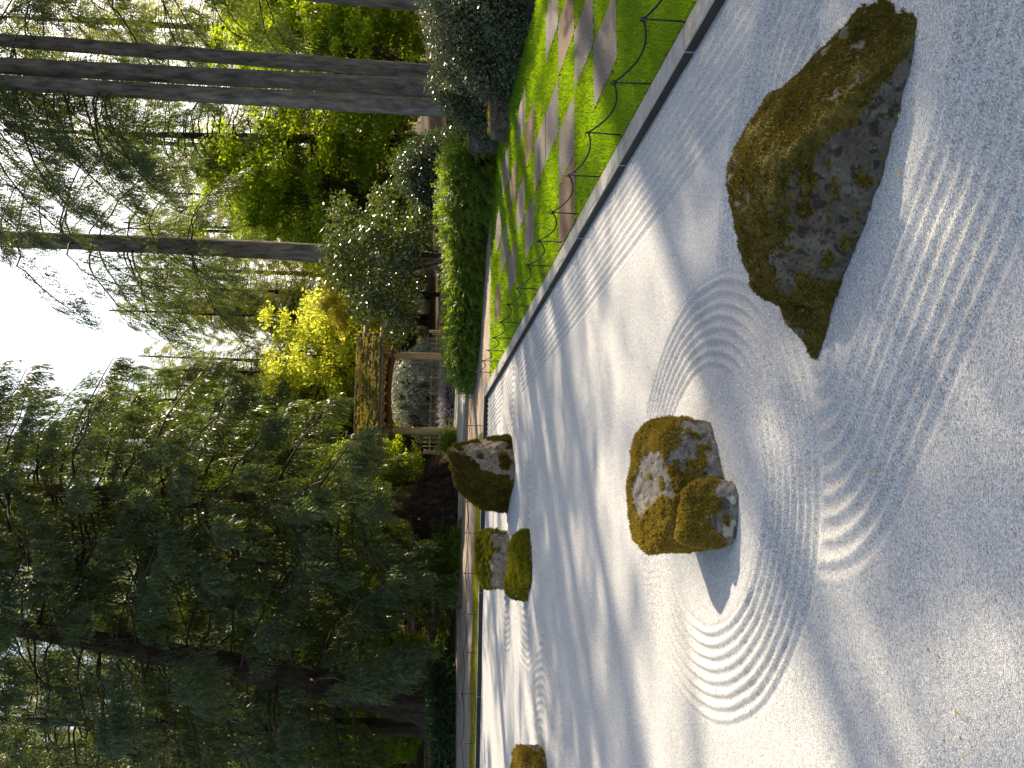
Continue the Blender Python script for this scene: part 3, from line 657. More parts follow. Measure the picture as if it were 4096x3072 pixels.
# ------------------------------------------------------------------ low rope fences on ringed iron stakes
ring_g = Geo(); th = np.linspace(0, 2 * np.pi, 15); 
v, q, _ = tube(np.stack([0 * th, 0.026 * np.cos(th), 0.026 * np.sin(th)], -1), 0.0075, 6); ring_g.add(v, q=q); RING = ring_g.mesh('ring'); RING.materials.append(M['iron'])
v, q, t = tube([(0, 0, -0.1), (0, 0, 0.15), (0.002, 0, 0.315)], [0.0085, 0.0085, 0.0075], 7, cap=True); STAKE = Geo().add(v, q=q, t=t).mesh('stake'); STAKE.materials.append(M['iron'])
def rope_fence(pts, label, sag=0.075, rr=0.0072, extra=()):
    root = empty('rope_fence', pts[0]); tag(root, label, 'fence'); tops = []
    for p in list(pts):
        rel = np.array(p) - pts[0]; tilt = (random.uniform(-.05, .05), random.uniform(-.05, .05), random.uniform(-.5, .5))
        s = link('stake', STAKE, None, root, rel, tilt); link('ring', RING, None, s, (0.0, 0, 0.337))
        tops.append(rel + np.array(Matrix.Rotation(tilt[1], 3, 'Y') @ Matrix.Rotation(tilt[0], 3, 'X') @ Vector((0, 0, 0.335))))
    for a, b in zip(tops[:-1], tops[1:]):
        u = np.linspace(0, 1, 13); P = a[None] * (1 - u[:, None]) + b[None] * u[:, None]; sg = sag * random.uniform(.8, 1.3); P[:, 2] -= sg * 4 * u * (1 - u)
        v, q, _ = tube(P, rr, 6); Geo().add(v, q=q).obj('rope', M['rope'], root, smooth=True)
    return root
rope_fence([np.array([4.46 + random.uniform(-.02, .02), 7.66 - 1.2 * 3 + 1.18 * i + random.uniform(-.06, .06), 0.09]) for i in range(17)], 'low black rope fence on ringed iron stakes along the lawn edge', 0.13, 0.009)
fx = [3.56, 2.6, 1.75, 0.99, 0.03, -0.93, -1.84, -2.79, -3.96, -5.0, -6.0]
rope_fence([np.array([x, float(y_far(x)) + 0.28, 0.09]) for x in fx], 'low thin rope fence across the far end of the gravel', 0.05, 0.008)
# fallen leaves on the gravel
rng = np.random.default_rng(5); Gd = Geo()
for k in range(150):
    y = 1 / (1 / 4.2 + rng.random() * (1 / 20 - 1 / 4.2)); x = rng.uniform(-0.35 * y, min(4.1, 0.55 * y)); s = rng.uniform(0.008, 0.02); a = rng.uniform(0, 6.3)
    if any(poly_dist(np.array([[x, y]]), f)[0] < 0.03 for f in FOOT.values()): continue
    ca, sa = math.cos(a) * s, math.sin(a) * s; z = 0.026
    Gd.add([(x - ca, y - sa, z), (x + sa * .5, y - ca * .5, z + .006), (x + ca, y + sa, z + .004), (x - sa * .5, y + ca * .5, z + .007)], q=[(0, 1, 2, 3)], r=rng.random())
o = Gd.obj('fallen_leaves', M['dead_leaf']); tag(o, 'small tan leaf bits scattered over the gravel', 'leaves', None, 'stuff')

# ------------------------------------------------------------------ roofed garden gate
def cyl_me(name, r0, r1, h, seg=14, bend=0.0, wob=0.0):
    zz = np.linspace(0, h, 7); v, q, t = tube(np.stack([bend * np.sin(zz / h * math.pi), 0 * zz, zz], -1), np.linspace(r0, r1, 7), seg, wob, cap=True)
    me = Geo().add(v, q=q, t=t).mesh(name, smooth=True); return me
gr_ = at(1812, 1428, 33.8); gl_ = at(1803, 1727, 33.9)
gc = (gr_ + gl_) / 2; gz = 0.20; gdir = norm((gr_ - gl_)[:2]); gw = float(np.linalg.norm((gr_ - gl_)[:2])); grot = math.atan2(gdir[1], gdir[0])
gate = empty('garden_gate', (gc[0], gc[1], gz), grot); tag(gate, 'roofed wooden garden gate with mossy bark roof on two log posts', 'gate')
PH = 2.32
for s_ in (-1, 1):
    link('post', cyl_me('post', 0.125, 0.105, PH, wob=0.02), M['log'], gate, (s_ * gw / 2, 0, 0))
    link('post_collar', cyl_me('post_collar', 0.135, 0.135, 0.09), M['beam'], gate, (s_ * gw / 2, 0, PH - 0.05))
# bowed tie beam
u = np.linspace(-gw / 2 - 0.28, gw / 2 + 0.30, 15); v, q, t = tube(np.stack([u, 0 * u, 2.22 - 0.12 * (1 - (u / (gw / 2)) ** 2).clip(-1, 1) * -1 - 0.16], -1), 0.11, 10, 0.02, cap=True)
Geo().add(v, q=q, t=t).obj('tie_beam', M['beam'], gate, smooth=True)
RW = 3.75; roofx = -0.10
for yy, zz, ex in ((-0.95, 2.41, .30), (0.95, 2.41, .2), (0.0, 2.94, .35)):
    u = np.linspace(-RW / 2 - ex + roofx, RW / 2 + ex + roofx, 9); v, q, t = tube(np.stack([u, 0 * u + yy, 0 * u + zz - .02], -1), 0.085, 9, 0.02, cap=True)
    Geo().add(v, q=q, t=t).obj('purlin', M['grey_wood'], gate, smooth=True)
for s_ in (-1, 1):       # cross beams over the posts
    me = bevel_box(0.14, 2.2, 0.16, 0.015, 'cross_beam'); link('cross_beam', me, M['beam'], gate, (s_ * gw / 2, 0, 2.31))
sl = math.atan2(0.66, 1.22); rl = math.hypot(1.22, 0.66)
raf = bevel_box(0.075, rl + 0.22, 0.085, 0.008, 'rafter')
for k in range(12):
    for s_ in (-1, 1):
        link('rafter', raf, M['rafter'], gate, (-RW / 2 + 0.15 + k * (RW - 0.3) / 11 + roofx, s_ * 0.66, 2.64), (-s_ * sl, 0, 0))
roof = Geo()
for s_ in (-1, 1):
    n_ = np.array([0, s_ * math.sin(sl), math.cos(sl)]); 
    a = np.array([-RW / 2 + roofx, s_ * 1.30, 2.35]); b = np.array([-RW / 2 + roofx, 0, 2.35 + 1.30 * math.tan(sl)]); e = np.array([RW, 0, 0])
    V = [a, a + e, b + e, b]; V = V + [p + n_ * 0.05 for p in V]
    roof.add(V, q=[(0, 1, 2, 3), (7, 6, 5, 4), (0, 4, 5, 1), (2, 6, 7, 3), (0, 3, 7, 4), (1, 5, 6, 2)])
rf = roof.obj('roof', M['grey_wood'], gate)
rng = np.random.default_rng(12)
rows = 7; strips = []
for k in range(6):
    bm = bmesh.new(); bmesh.ops.create_grid(bm, x_segments=6, y_segments=3, size=0.5)
    for v in bm.verts: v.co = Vector((v.co.x * 0.52, v.co.y * 0.30, 0.02 + 0.018 * rng.normal() + 0.03 * (v.co.y < -.3)))
    bmesh.ops.solidify(bm, geom=list(bm.faces), thickness=-0.055)
    me = bpy.data.meshes.new('bark_shingle'); bm.to_mesh(me); bm.free(); me.materials.append(M['roof_bark']); strips.append(me)
rl2 = 1.30 / math.cos(sl)
for s_ in (-1, 1):
    for r in range(rows):
        d = (r + 0.35) / rows * rl2
        for c in range(9):
            xx = -RW / 2 + roofx + (c + 0.5 + 0.3 * (r % 2 - .5)) * RW / 9 + rng.normal() * 0.02
            dd = d + rng.normal() * 0.018
            p = (xx, s_ * (1.32 - dd * math.cos(sl)), 2.38 + dd * math.sin(sl) + 0.04 + rng.normal() * .008)
            o = link('bark_shingle', strips[rng.integers(6)], None, rf, p, (-s_ * sl * 0.9 + rng.normal() * .03, rng.normal() * .03, (0 if s_ < 0 else math.pi) + rng.normal() * .04))
            if s_ > 0: o.rotation_euler[0] = sl * 0.9
v, q, t = tube([(-RW / 2 - .03 + roofx, 0, 3.10), (roofx, 0, 3.12), (RW / 2 + .03 + roofx, 0, 3.09)], 0.13, 9, .05, cap=True); Geo().add(v, q=q, t=t).obj('ridge', M['roof_bark'], gate)
# moss cushions on the roof
n = 42000; xx = rng.uniform(-RW / 2, RW / 2, n) + roofx; dd = rng.random(n) * rl2; P = np.column_stack([xx, -(1.33 - dd * math.cos(sl)), 2.46 + dd * math.sin(sl)])
k = fbm(P * np.array([1.6, 5, 5]), 4, 8) > -0.08; P = P[k]; n = len(P); nn = np.array([0, -math.sin(sl), math.cos(sl)])
L = 0.05 * (0.5 + rng.random(n)) * (1 + .7 * fbm(P * 4, 2, 3)); dv = norm(nn + 0.7 * rng.normal(size=(n, 3))); sd = norm(np.cross(dv, rng.normal(size=(n, 3)))) * (L * .4)[:, None]
B = P + nn * 0.015
o = Geo().add(np.stack([B - sd, B + sd, B + dv * L[:, None]], 1).reshape(-1, 3), t=np.arange(3 * n).reshape(-1, 3), r=np.repeat(rng.random(n), 3)).obj('roof_moss', M['moss_gold'], rf); o['kind'] = 'stuff'

# bamboo lattice fences
SLATM = {}
def lattice(label, pa, pb, z0, h, nv, nh, sr=0.012, mat='bamboo', posts=(0, 1), ph=None, hz=None):
    a = np.array([*pa[:2], 0]); b = np.array([*pb[:2], 0]); L = np.linalg.norm(b - a); rz = math.atan2(*(b - a)[:2][::-1])
    root = empty('lattice_fence', (a[0], a[1], z0), rz); tag(root, label, 'fence')
    key = (round(h, 2), sr, mat)
    if key not in SLATM: SLATM[key] = cyl_me('slat', sr, sr, h, 6); SLATM[key].materials.append(M[mat])
    for k in range(nv): link('slat', SLATM[key], None, root, (L * (k + .5) / nv, -sr * 1.05, random.uniform(-.02, .02)), (0, random.uniform(-.01, .01), 0))
    rm = cyl_me('rail', sr * 1.1, sr * 1.1, L, 6)
    for k in range(nh): link('rail', rm, M[mat], root, (0, sr * 1.1, h * ((k + .6) / nh if hz is None else hz[k])), (0, math.pi / 2, 0))
    for f in posts: link('post', cyl_me('post', 0.055, 0.05, ph or h + .08, 9), M['log'], root, (L * f, 0.02, -.05))
    return root
lattice('open bamboo lattice panel standing right of the gate post', at(1815, 1330, 34.2), at(1815, 1405, 34.1), 0.2, 0.82, 4, 3, 0.016, 'bamboo', (0,), .95, (.35, .5, .8))
lattice('open bamboo lattice panel standing left of the gate post', at(1806, 1745, 34.0), at(1800, 1812, 34.0), 0.2, 1.0, 4, 3, 0.016, 'bamboo', (1,), 1.05, (.2, .5, .8))
xs_ = [1440, 1515, 1578, 1648, 1712]
dn = ['right end', 'second from right', 'middle', 'left end']
for k in range(4):
    lattice('brown bamboo lattice panel seen through the gate, %s of four' % dn[k], at(1800, xs_[k], 37.5), at(1800, xs_[k + 1], 37.5), 0.25, 0.66, 7, 4, 0.016, 'bamboo', (1,) if k < 3 else (0, 1), .70)
lattice('slatted bamboo panel under the glossy shrub right of the gate', at(1795, 1180, 35.5), at(1795, 1290, 35.5), 0.3, 0.42, 10, 1, 0.018, 'log', (0, .5, 1), .46, (.5,))

# ------------------------------------------------------------------ plants: generators
def spray_template(nb, length_side, width, droop, seed, taper=0.65, fwd=0.75, sub=False):
    """a flat drooping frond along +X: rachis strip plus side branchlets"""
    r = np.random.default_rng(seed); V = []; T = []
    def zof(x): return -droop * x * x
    for k in range(nb):
        t0 = 0.06 + 0.94 * (k + 0.3 * r.random()) / nb
        for s in (-1, 1):
            L = length_side * (1 - taper * t0) * r.uniform(0.75, 1.2); a = fwd + r.normal() * 0.12
            d = np.array([math.cos(a), s * math.sin(a), 0]); p = np.array([t0, 0, 0]); e = p + d * L
            w = np.array([-d[1], d[0], 0]) * width * r.uniform(.7, 1.3)
            m = p + d * L * 0.25
            n = len(V)
            P = [m + w, e, m - w] if sub is False else [p, m + w, e, m - w]
            P = [np.array([q[0], q[1], zof(q[0]) - 0.7 * droop * abs(q[1]) ** 1.2 + r.normal() * 0.03]) for q in P]
            V += P; T += [(n, n + 1, n + 2)] if sub is False else [(n, n + 1, n + 2), (n, n + 2, n + 3)]
    return np.array(V), np.array(T)
CEDAR_T = [spray_template(12, 0.36, 0.023, 0.5, s) for s in (1, 2, 3)]
NEEDLE_T = [spray_template(9, 0.28, 0.026, 0.25, s, 0.5, 0.9) for s in (4, 5)]
FERN_T = [spray_template(13, 0.24, 0.028, 0.75, s, 0.75, 1.15) for s in (6, 7)]
JUN_T = [spray_template(6, 0.40, 0.060, 0.25, s, 0.6, 0.65) for s in (8, 9)]

def stamp(G, temps, pos, dirs, nrm, size, rng, rnd=None):
    """put templates at pos, rachis along dirs, face toward nrm"""
    pos = np.asarray(pos); N = len(pos)
    if N == 0: return
    x = norm(dirs); z = np.asarray(nrm) - (np.sum(np.asarray(nrm) * x, -1, keepdims=True)) * x
    z = norm(z + 1e-6 * rng.normal(size=z.shape)); y = np.cross(z, x)
    pick = rng.integers(len(temps), size=N); rnd = rng.random(N) if rnd is None else rnd
    for k, (V, T) in enumerate(temps):
        s = pick == k
        if not s.any(): continue
        v = pos[s][:, None] + size[s][:, None, None] * (V[None, :, 0:1] * x[s][:, None] + V[None, :, 1:2] * y[s][:, None] + V[None, :, 2:3] * z[s][:, None])
        n = s.sum(); t = (T[None] + (np.arange(n) * len(V))[:, None, None]).reshape(-1, 3)
        G.add(v.reshape(-1, 3), t=t, r=np.repeat(rnd[s], len(V)))

def trunk_curve(pts, n=24):
    pts = np.asarray(pts, float); u = np.linspace(0, 1, len(pts)); w = np.linspace(0, 1, n)
    return np.stack([np.interp(w, u, pts[:, k]) for k in range(3)], -1)

def conifer_geo(pts, r0, r1, zlo, zhi, nbr, lenf, rise, droop, spr_per_m, spr_size, temps, down, rng, az=None, limb=0.028, width=0.22, s0=0.22, flare=1.35, tip_up=0.0, keep=None, irregular=False, jit=1.0):
    """trunk, limbs and foliage (three Geo) in coordinates about the base pts[0]"""
    C = trunk_curve(pts); h = C[:, 2]; T = Geo(); Lm = Geo(); Fo = Geo()
    rad = np.interp(h, [h[0], h[0] + 0.8, h[-1]], [r0 * flare, r0, r1])
    v, q, _ = tube(C, rad, 14, 0.035); T.add(v, q=q)
    for i in range(nbr):
        f = (i + rng.random()) / nbr if not irregular else rng.random() ** 1.5; z = zlo + (zhi - zlo) * f
        base = np.array([np.interp(z, h, C[:, k]) for k in range(3)])
        a = (i * 2.39996 + rng.normal() * 0.35) if az is None else az(i, rng)
        L = lenf(f, a) * rng.uniform(0.7, 1.15)
        if L < 0.3: continue
        out = np.array([math.cos(a), math.sin(a), 0]); sd = np.array([-out[1], out[0], 0])
        u = np.linspace(0, 1, 8); dr = droop * rng.uniform(0.75, 1.25)
        B = base + out * (L * u)[:, None] * 0.97 + sd * (0.12 * L * rng.normal() * u ** 2)[:, None]
        B[:, 2] += L * (rise * u - dr * u ** 2 + tip_up * u ** 4)
        B[1:] += np.cumsum(rng.normal(size=(7, 3)) * 0.022 * L, axis=0)
        n = max(3, int(L * spr_per_m)); s = s0 + (1 - s0) * np.sqrt(rng.random(n)) ; s[0] = 1.0
        p = np.stack([np.interp(s, u, B[:, k]) for k in range(3)], -1)
        lat = rng.uniform(-1, 1, n) * width * L * (1.05 - s) ** 0.6
        p = p + sd * lat[:, None]; p[:, 2] -= 0.25 * np.abs(lat) + 0.05 * rng.random(n)
        tang = norm(np.stack([np.interp(s, u, np.gradient(B[:, k])) for k in range(3)], -1))
        sg = np.where(lat >= 0, 1, -1)[:, None]
        d = tang * 0.75 + sd * sg * (0.55 * rng.random((n, 1))) + rng.normal(size=(n, 3)) * 0.18 * jit
        d[:, 2] -= down * rng.uniform(0.5, 1.3, n)
        nr = np.array([0, 0, 1.0]) + out * 0.55 + rng.normal(size=(n, 3)) * 0.28 * jit
        if keep is not None:
            kp = keep(p); p, d, nr = p[kp], d[kp], nr[kp]
            if len(p) < 0.55 * n: continue
        v, q, _ = tube(B, np.linspace(limb * (0.5 + L / 4), 0.011, 8), 4); Lm.add(v, q=q)
        stamp(Fo, temps, p, d, nr, spr_size * rng.uniform(0.6, 1.3, len(p)), rng)
    return T, Lm, Fo

def tree_obj(name, label, base, geos, bark, leaf, group=None, cat='tree', limbmat='twig', dead=None):
    root = empty(name, base); tag(root, label, cat, group)
    T, Lm, Fo = geos
    if T is not None and T.n: T.obj('trunk', M[bark], root, smooth=True)
    if Lm is not None and Lm.n: Lm.obj('branches', M[limbmat], root, smooth=True)['kind'] = 'stuff'
    if Fo is not None and Fo.n: Fo.obj('crown', M[leaf], root)
    return root
def copy_tree(o, loc, rz, sc=1.0, label=None, group=None):
    c = o.copy(); COL.objects.link(c); c.location = loc; c.rotation_euler = (0, 0, rz); c.scale = (sc,) * 3
    if label: c['label'] = label
    if group: c['group'] = group
    for ch in list(o.children):
        k = ch.copy(); COL.objects.link(k); k.parent = c
    return c

def leaf_cloud(G, centers, radii, n, size, rng, updir=0.4, shell=0.5, droopx=0.0, aspect=0.5):
    """leaves (folded rhombs) spread through ellipsoid clumps"""
    centers = np.asarray(centers, float); radii = np.asarray(radii, float)
    vol = np.prod(radii, 1) ** (2 / 3); k = rng.choice(len(centers), n, p=vol / vol.sum())
    d = norm(rng.normal(size=(n, 3))); rr = (shell + (1 - shell) * rng.random(n)) ** 0.8
    p = centers[k] + d * radii[k] * rr[:, None]
    nr = norm(d * 0.6 + np.array([0, 0, updir]) + 0.55 * rng.normal(size=(n, 3)))
    ax = norm(np.cross(nr, rng.normal(size=(n, 3))) + np.array([0, 0, -droopx])); sd = norm(np.cross(nr, ax))
    L = size * rng.uniform(0.6, 1.35, n); w = L * aspect
    tipd = nr * (-0.12 * L)[:, None]
    v = np.stack([p, p + ax * (L * .45)[:, None] + sd * (w * .5)[:, None], p + ax * L[:, None] + tipd, p + ax * (L * .45)[:, None] - sd * (w * .5)[:, None]], 1).reshape(-1, 3)
    i = np.arange(n)[:, None] * 4
    G.add(v, t=np.concatenate([i + [[0, 1, 2]], i + [[0, 2, 3]]]), r=np.repeat(np.clip(0.5 + 0.28 * rng.normal(size=n), 0, 1), 4))

def broadleaf(name, label, base, H, R, nclump, nleaf, lsize, leaf, rng, bark='bark_dark', cat='tree', z0=0.35, stems=3, flat=0.6, crad=0.32, group=None, ell=(1, 1), shell=.3, aspect=.55, stem_r=0.06, droop=0.0):
    """several stems, limbs to every clump, leaves in layered clumps"""
    S = Geo(); Fo = Geo(); cs = []; rs = []
    for i in range(nclump):
        f = (i + .5) / nclump; z = H * (z0 + (1 - z0) * f * 0.95); w = R * math.sqrt(max(0.05, 1 - ((f - 0.32) / 0.75) ** 2)); a = i * 2.4 + rng.normal() * .4; q = w * math.sqrt(rng.uniform(0.15, 1.0))
        c = np.array([math.cos(a) * q * ell[0], math.sin(a) * q * ell[1], z + rng.normal() * .05 * H]); cr = crad * R * rng.uniform(.6, 1.25)
        cs.append(c); rs.append((cr, cr, cr * flat))
    ends = [np.array([rng.normal() * .12 * R, rng.normal() * .12 * R, H * rng.uniform(.35, .55)]) for _ in range(stems)]
    for e in ends:
        P = np.array([[0.05 * e[0], 0.05 * e[1], -.15], [e[0] * .4, e[1] * .4, e[2] * .5], e]); v, q, _ = tube(trunk_curve(P, 8), np.linspace(stem_r, stem_r * .6, 8), 8, .05); S.add(v, q=q)
    for c in cs:
        e = ends[rng.integers(stems)]; f = rng.uniform(.5, 1); st = e * f; mid = (st + c) / 2 + [0, 0, .06 * H]
        v, q, _ = tube(trunk_curve([st, mid, c], 7), np.linspace(stem_r * .4, 0.006, 7), 5); S.add(v, q=q)
    leaf_cloud(Fo, cs, rs, nleaf, lsize, rng, shell=shell, aspect=aspect, droopx=droop)
    root = empty(name, base); tag(root, label, cat, group)
    S.obj('stems' if cat != 'tree' else 'trunk', M[bark], root, smooth=True); Fo.obj('foliage' if cat != 'tree' else 'crown', M[leaf], root)
    return root

def mound_shrub(name, label, base, rad, leaf, nleaf, lsize, rng, cat='shrub', temps=None, down=0.5, lump=0.18, core=True, updir=.4, shell=.93, aspect=.5, size_jit=.4):
    """dense shrub: woody dark heart inside a skin of leaves or sprays"""
    root = empty(name, base); tag(root, label, cat); rad = np.array(rad, float)
    def surf(d): return d * rad * (1 + lump * fbm(d * 2.3 + 5, 3, int(rad.sum() * 97) % 50))[:, None]
    bm = bmesh.new(); bmesh.ops.create_icosphere(bm, subdivisions=4, radius=1.0)
    co = np.array([v.co[:] for v in bm.verts]); tri = np.array([[v.index for v in f.verts] for f in bm.faces]); bm.free()
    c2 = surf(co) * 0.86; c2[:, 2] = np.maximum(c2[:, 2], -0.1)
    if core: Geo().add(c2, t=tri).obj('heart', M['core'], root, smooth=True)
    d = norm(rng.normal(size=(nleaf, 3))); d[:, 2] = np.abs(d[:, 2]) - 0.08 * rng.random(nleaf); d = norm(d)
    p = surf(d) * rng.uniform(shell - .06, 1.04, nleaf)[:, None]; p[:, 2] = np.maximum(p[:, 2], 0.01)
    Fo = Geo()
    if temps is None:
        nr = norm(d * .5 + [0, 0, updir] + .6 * rng.normal(size=d.shape)); ax = norm(np.cross(nr, rng.normal(size=d.shape)) + d * .5); sd = norm(np.cross(nr, ax)); L = lsize * rng.uniform(.6, 1.35, nleaf)
        v = np.stack([p, p + ax * (L * .45)[:, None] + sd * (L * aspect * .5)[:, None], p + ax * L[:, None], p + ax * (L * .45)[:, None] - sd * (L * aspect * .5)[:, None]], 1).reshape(-1, 3)
        i = np.arange(nleaf)[:, None] * 4; Fo.add(v, t=np.concatenate([i + [[0, 1, 2]], i + [[0, 2, 3]]]), r=np.repeat(np.clip(.5 + .28 * rng.normal(size=nleaf), 0, 1), 4))
    else:
        dr = d * .8 + .35 * rng.normal(size=d.shape); dr[:, 2] -= down; stamp(Fo, temps, p, dr, d + [0, 0, .6] + .3 * rng.normal(size=d.shape), lsize * rng.uniform(1 - size_jit, 1 + size_jit, nleaf), rng)
    Fo.obj('foliage', M[leaf], root); return root

def hedge_run(name, label, line, wid, hgt, leaf, n, size, temps, rng, down=0.35, cat='hedge', zb=0.09, hprof=(1, 1, 1)):
    """low spreading hedge along a line of ground points"""
    line = np.array([[p[0], p[1]] for p in line]); seg = np.linalg.norm(np.diff(line, axis=0), axis=1); s = np.concatenate([[0], np.cumsum(seg)]); Lt_ = s[-1]
    base = np.array([*line.mean(0), zb]); root = empty(name, base); tag(root, label, cat)
    tg = norm(line[-1] - line[0]); nb = np.array([-tg[1], tg[0]]); nb = nb if nb @ FH[:2] < 0 else -nb      # nb points to the viewer
    def surf(u, th):
        c = np.stack([np.interp(u * Lt_, s, line[:, k]) for k in range(2)], -1); q = np.stack([u * Lt_, th], -1)
        w = (1 + 0.30 * fbm(q * np.array([1.1, 1.3]), 4, 3)); e = np.minimum(1, np.minimum(u, 1 - u) * Lt_ / 0.55) ** .5
        pr = np.sign(np.cos(th)) * np.abs(np.cos(th)) ** .7; up = np.abs(np.sin(th)) ** .7
        P = np.column_stack([c + nb * (pr * wid * w * (0.4 + .6 * e))[:, None] - nb * wid, up * hgt * np.interp(u, [0, .62, 1], hprof) * w * (0.45 + .55 * e)])
        N = np.column_stack([nb * np.cos(th)[:, None], np.sin(th)]); return P, N
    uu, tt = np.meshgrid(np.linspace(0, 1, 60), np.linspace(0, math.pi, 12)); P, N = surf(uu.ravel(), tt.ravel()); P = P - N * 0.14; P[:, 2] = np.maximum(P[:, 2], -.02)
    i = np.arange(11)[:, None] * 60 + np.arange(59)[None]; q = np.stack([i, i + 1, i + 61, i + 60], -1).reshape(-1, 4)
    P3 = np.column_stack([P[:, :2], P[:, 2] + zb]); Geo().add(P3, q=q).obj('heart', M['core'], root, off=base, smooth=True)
    u = rng.random(n); th = rng.uniform(0.0, 2.5, n); P, N = surf(u, th); P[:, 2] += zb; P += N * (-.05 + .07 * rng.random(n))[:, None]
    d = N * .9 + .35 * rng.normal(size=N.shape); d[:, 2] -= down * (1 - .5 * N[:, 2]); Fo = Geo()
    stamp(Fo, temps, P, d, N + [0, 0, .8] + .3 * rng.normal(size=N.shape), size * rng.uniform(.55, 1.4, n), rng)
    Fo.obj('foliage', M[leaf], root, off=base); return root

# ------------------------------------------------------------------ plants: placing
rg = np.random.default_rng(101)
def base_at(x, y, D):
    p = at(x, y, D); return np.array([p[0], p[1], fz(p)])
# hedge and shrubs along the lawn
hl = [g(1986, 639, .1), g(1962, 838, .1), g(1944, 958, .1), g(1931, 1163, .1), g(1919, 1344, .1), g(1901, 1495, .1), g(1886, 1580, .1)]
hedge_run('juniper_hedge', 'low feathery green juniper hedge between the lawn end and the gate', hl, 0.85, 0.86, 'juniper', 4600, 0.36, JUN_T, rg, hprof=(1, .82, .42))
p = at(2050, 210, 20.6); mound_shrub('grey_shrub', 'large fine-leaved grey green shrub spilling over the right edge of the lawn', (p[0] + 1.0, p[1] + .2, 0.05), (1.75, 2.6, 1.75), 'box', 30000, 0.075, rg, lump=.22, updir=.5)
p = at(1990, 430, 22.8); mound_shrub('grey_shrub', 'smaller fine-leaved grey green shrub catching the sun above the smooth stones', (p[0] + .75, p[1] + .4, 0.1), (1.25, 1.35, 1.5), 'box', 13000, 0.07, rg, lump=.22, updir=.5)
p = at(1780, 720, 29.0); mound_shrub('yew_shrub', 'dark dense shrub between the glossy shrub and the tall trunks', (p[0] + .2, p[1], fz(p)), (1.35, 1.2, 2.25), 'yew', 14000, 0.075, rg, lump=.2)
p = base_at(1780, 1030, 31.3); broadleaf('glossy_shrub', 'tall open glossy-leaved shrub in front of the single fir trunk', p, 4.2, 2.35, 46, 14000, 0.135, 'laurel', rg, cat='shrub', z0=.28, stems=5, flat=.75, crad=.30, shell=.2, aspect=.45, stem_r=.045)
# beyond the gate
p = base_at(1780, 1560, 43.0); mound_shrub('silver_shrub', 'silvery drooping shrub framed by the gate', (p[0], p[1], .1), (2.0, 1.5, 2.35), 'silver', 1900, .5, rg, temps=CEDAR_T, down=1.1, lump=.2)
p = base_at(1780, 1430, 51.0); broadleaf('yellow_maple', 'sunlit yellow green maple rising behind the gate roof', p, 7.9, 3.5, 60, 26000, .17, 'maple_yellow', rg, z0=.22, stems=4, flat=.55, crad=.30, shell=.15, droop=.6)
p = base_at(1780, 1180, 43.0); broadleaf('golden_maple', 'golden leaved maple behind the glossy shrub', p, 5.0, 1.9, 36, 13000, .15, 'maple_gold', rg, z0=.3, stems=3, flat=.55, crad=.32, shell=.15, droop=.6)
hedge_run('flower_border', 'border of pale lilac flowers at the foot of the lattice beyond the gate', [at(1822, 1400, 35.6), at(1822, 1760, 35.6)], .38, .34, 'flower', 1500, .16, JUN_T, rg, cat='flowers', zb=.15)
hedge_run('fern_border', 'bright ferny ground cover at the foot of the left gate post', [at(1830, 1712, 33.0), at(1832, 1795, 32.8)], .3, .35, 'fern', 260, .36, FERN_T, rg, cat='ferns', zb=.18)
# dark laceleaf mound and low hedge left of the gate
p = at(1815, 2030, 32.6); mound_shrub('laceleaf_maple', 'dark purple brown laceleaf mound behind the tallest boulder', (p[0], p[1], fz(p) - .1), (1.45, 1.2, 1.65), 'purple', 2000, .40, rg, temps=CEDAR_T, down=1.2, lump=.15)
hedge_run('juniper_mat', 'deep green creeping juniper at the path edge under the cedars', [g(1838, 1990, .1), g(1842, 2130, .1), g(1838, 2260, .1), g(1826, 2390, .1)], .55, .55, 'juniper', 1700, .34, JUN_T, rg, zb=.1)
hedge_run('ivy_bank', 'dark ivy trailing over the bank at the left of the path', [g(1818, 2560, .1), g(1822, 2700, .1), g(1822, 2900, .1), g(1820, 3150, .1), g(1820, 3400, .1)], .6, .6, 'ivy', 3000, .22, JUN_T, rg, cat='ivy', zb=.1)
def fern(label, base, n, size):
    root = empty('fern', base); tag(root, label, 'fern', 'ferns on the bank'); G = Geo(); a = np.arange(n) * 2.4 + rg.normal(size=n) * .2
    d = np.column_stack([np.cos(a), np.sin(a), rg.uniform(.5, 1.3, n)]); stamp(G, FERN_T, np.zeros((n, 3)) + .02 * rg.normal(size=(n, 3)), d, np.column_stack([-np.cos(a), -np.sin(a), np.ones(n) * .8]), size * rg.uniform(.7, 1.2, n), rg); G.obj('fronds', M['fern'], root)
for lb, x, y, D, s in (('upright sword fern on the bank beside the round mossy stone', 1720, 2560, 33.2, .95), ('fern hanging over the path left of the creeping juniper', 1790, 2510, 32.6, .75), ('small fern beyond the round mossy stone', 1700, 2640, 35.0, .8)):
    fern(lb, np.append(at(x + 40, y, D)[:2], fz(at(x, y, D)) + .1), 16, s)

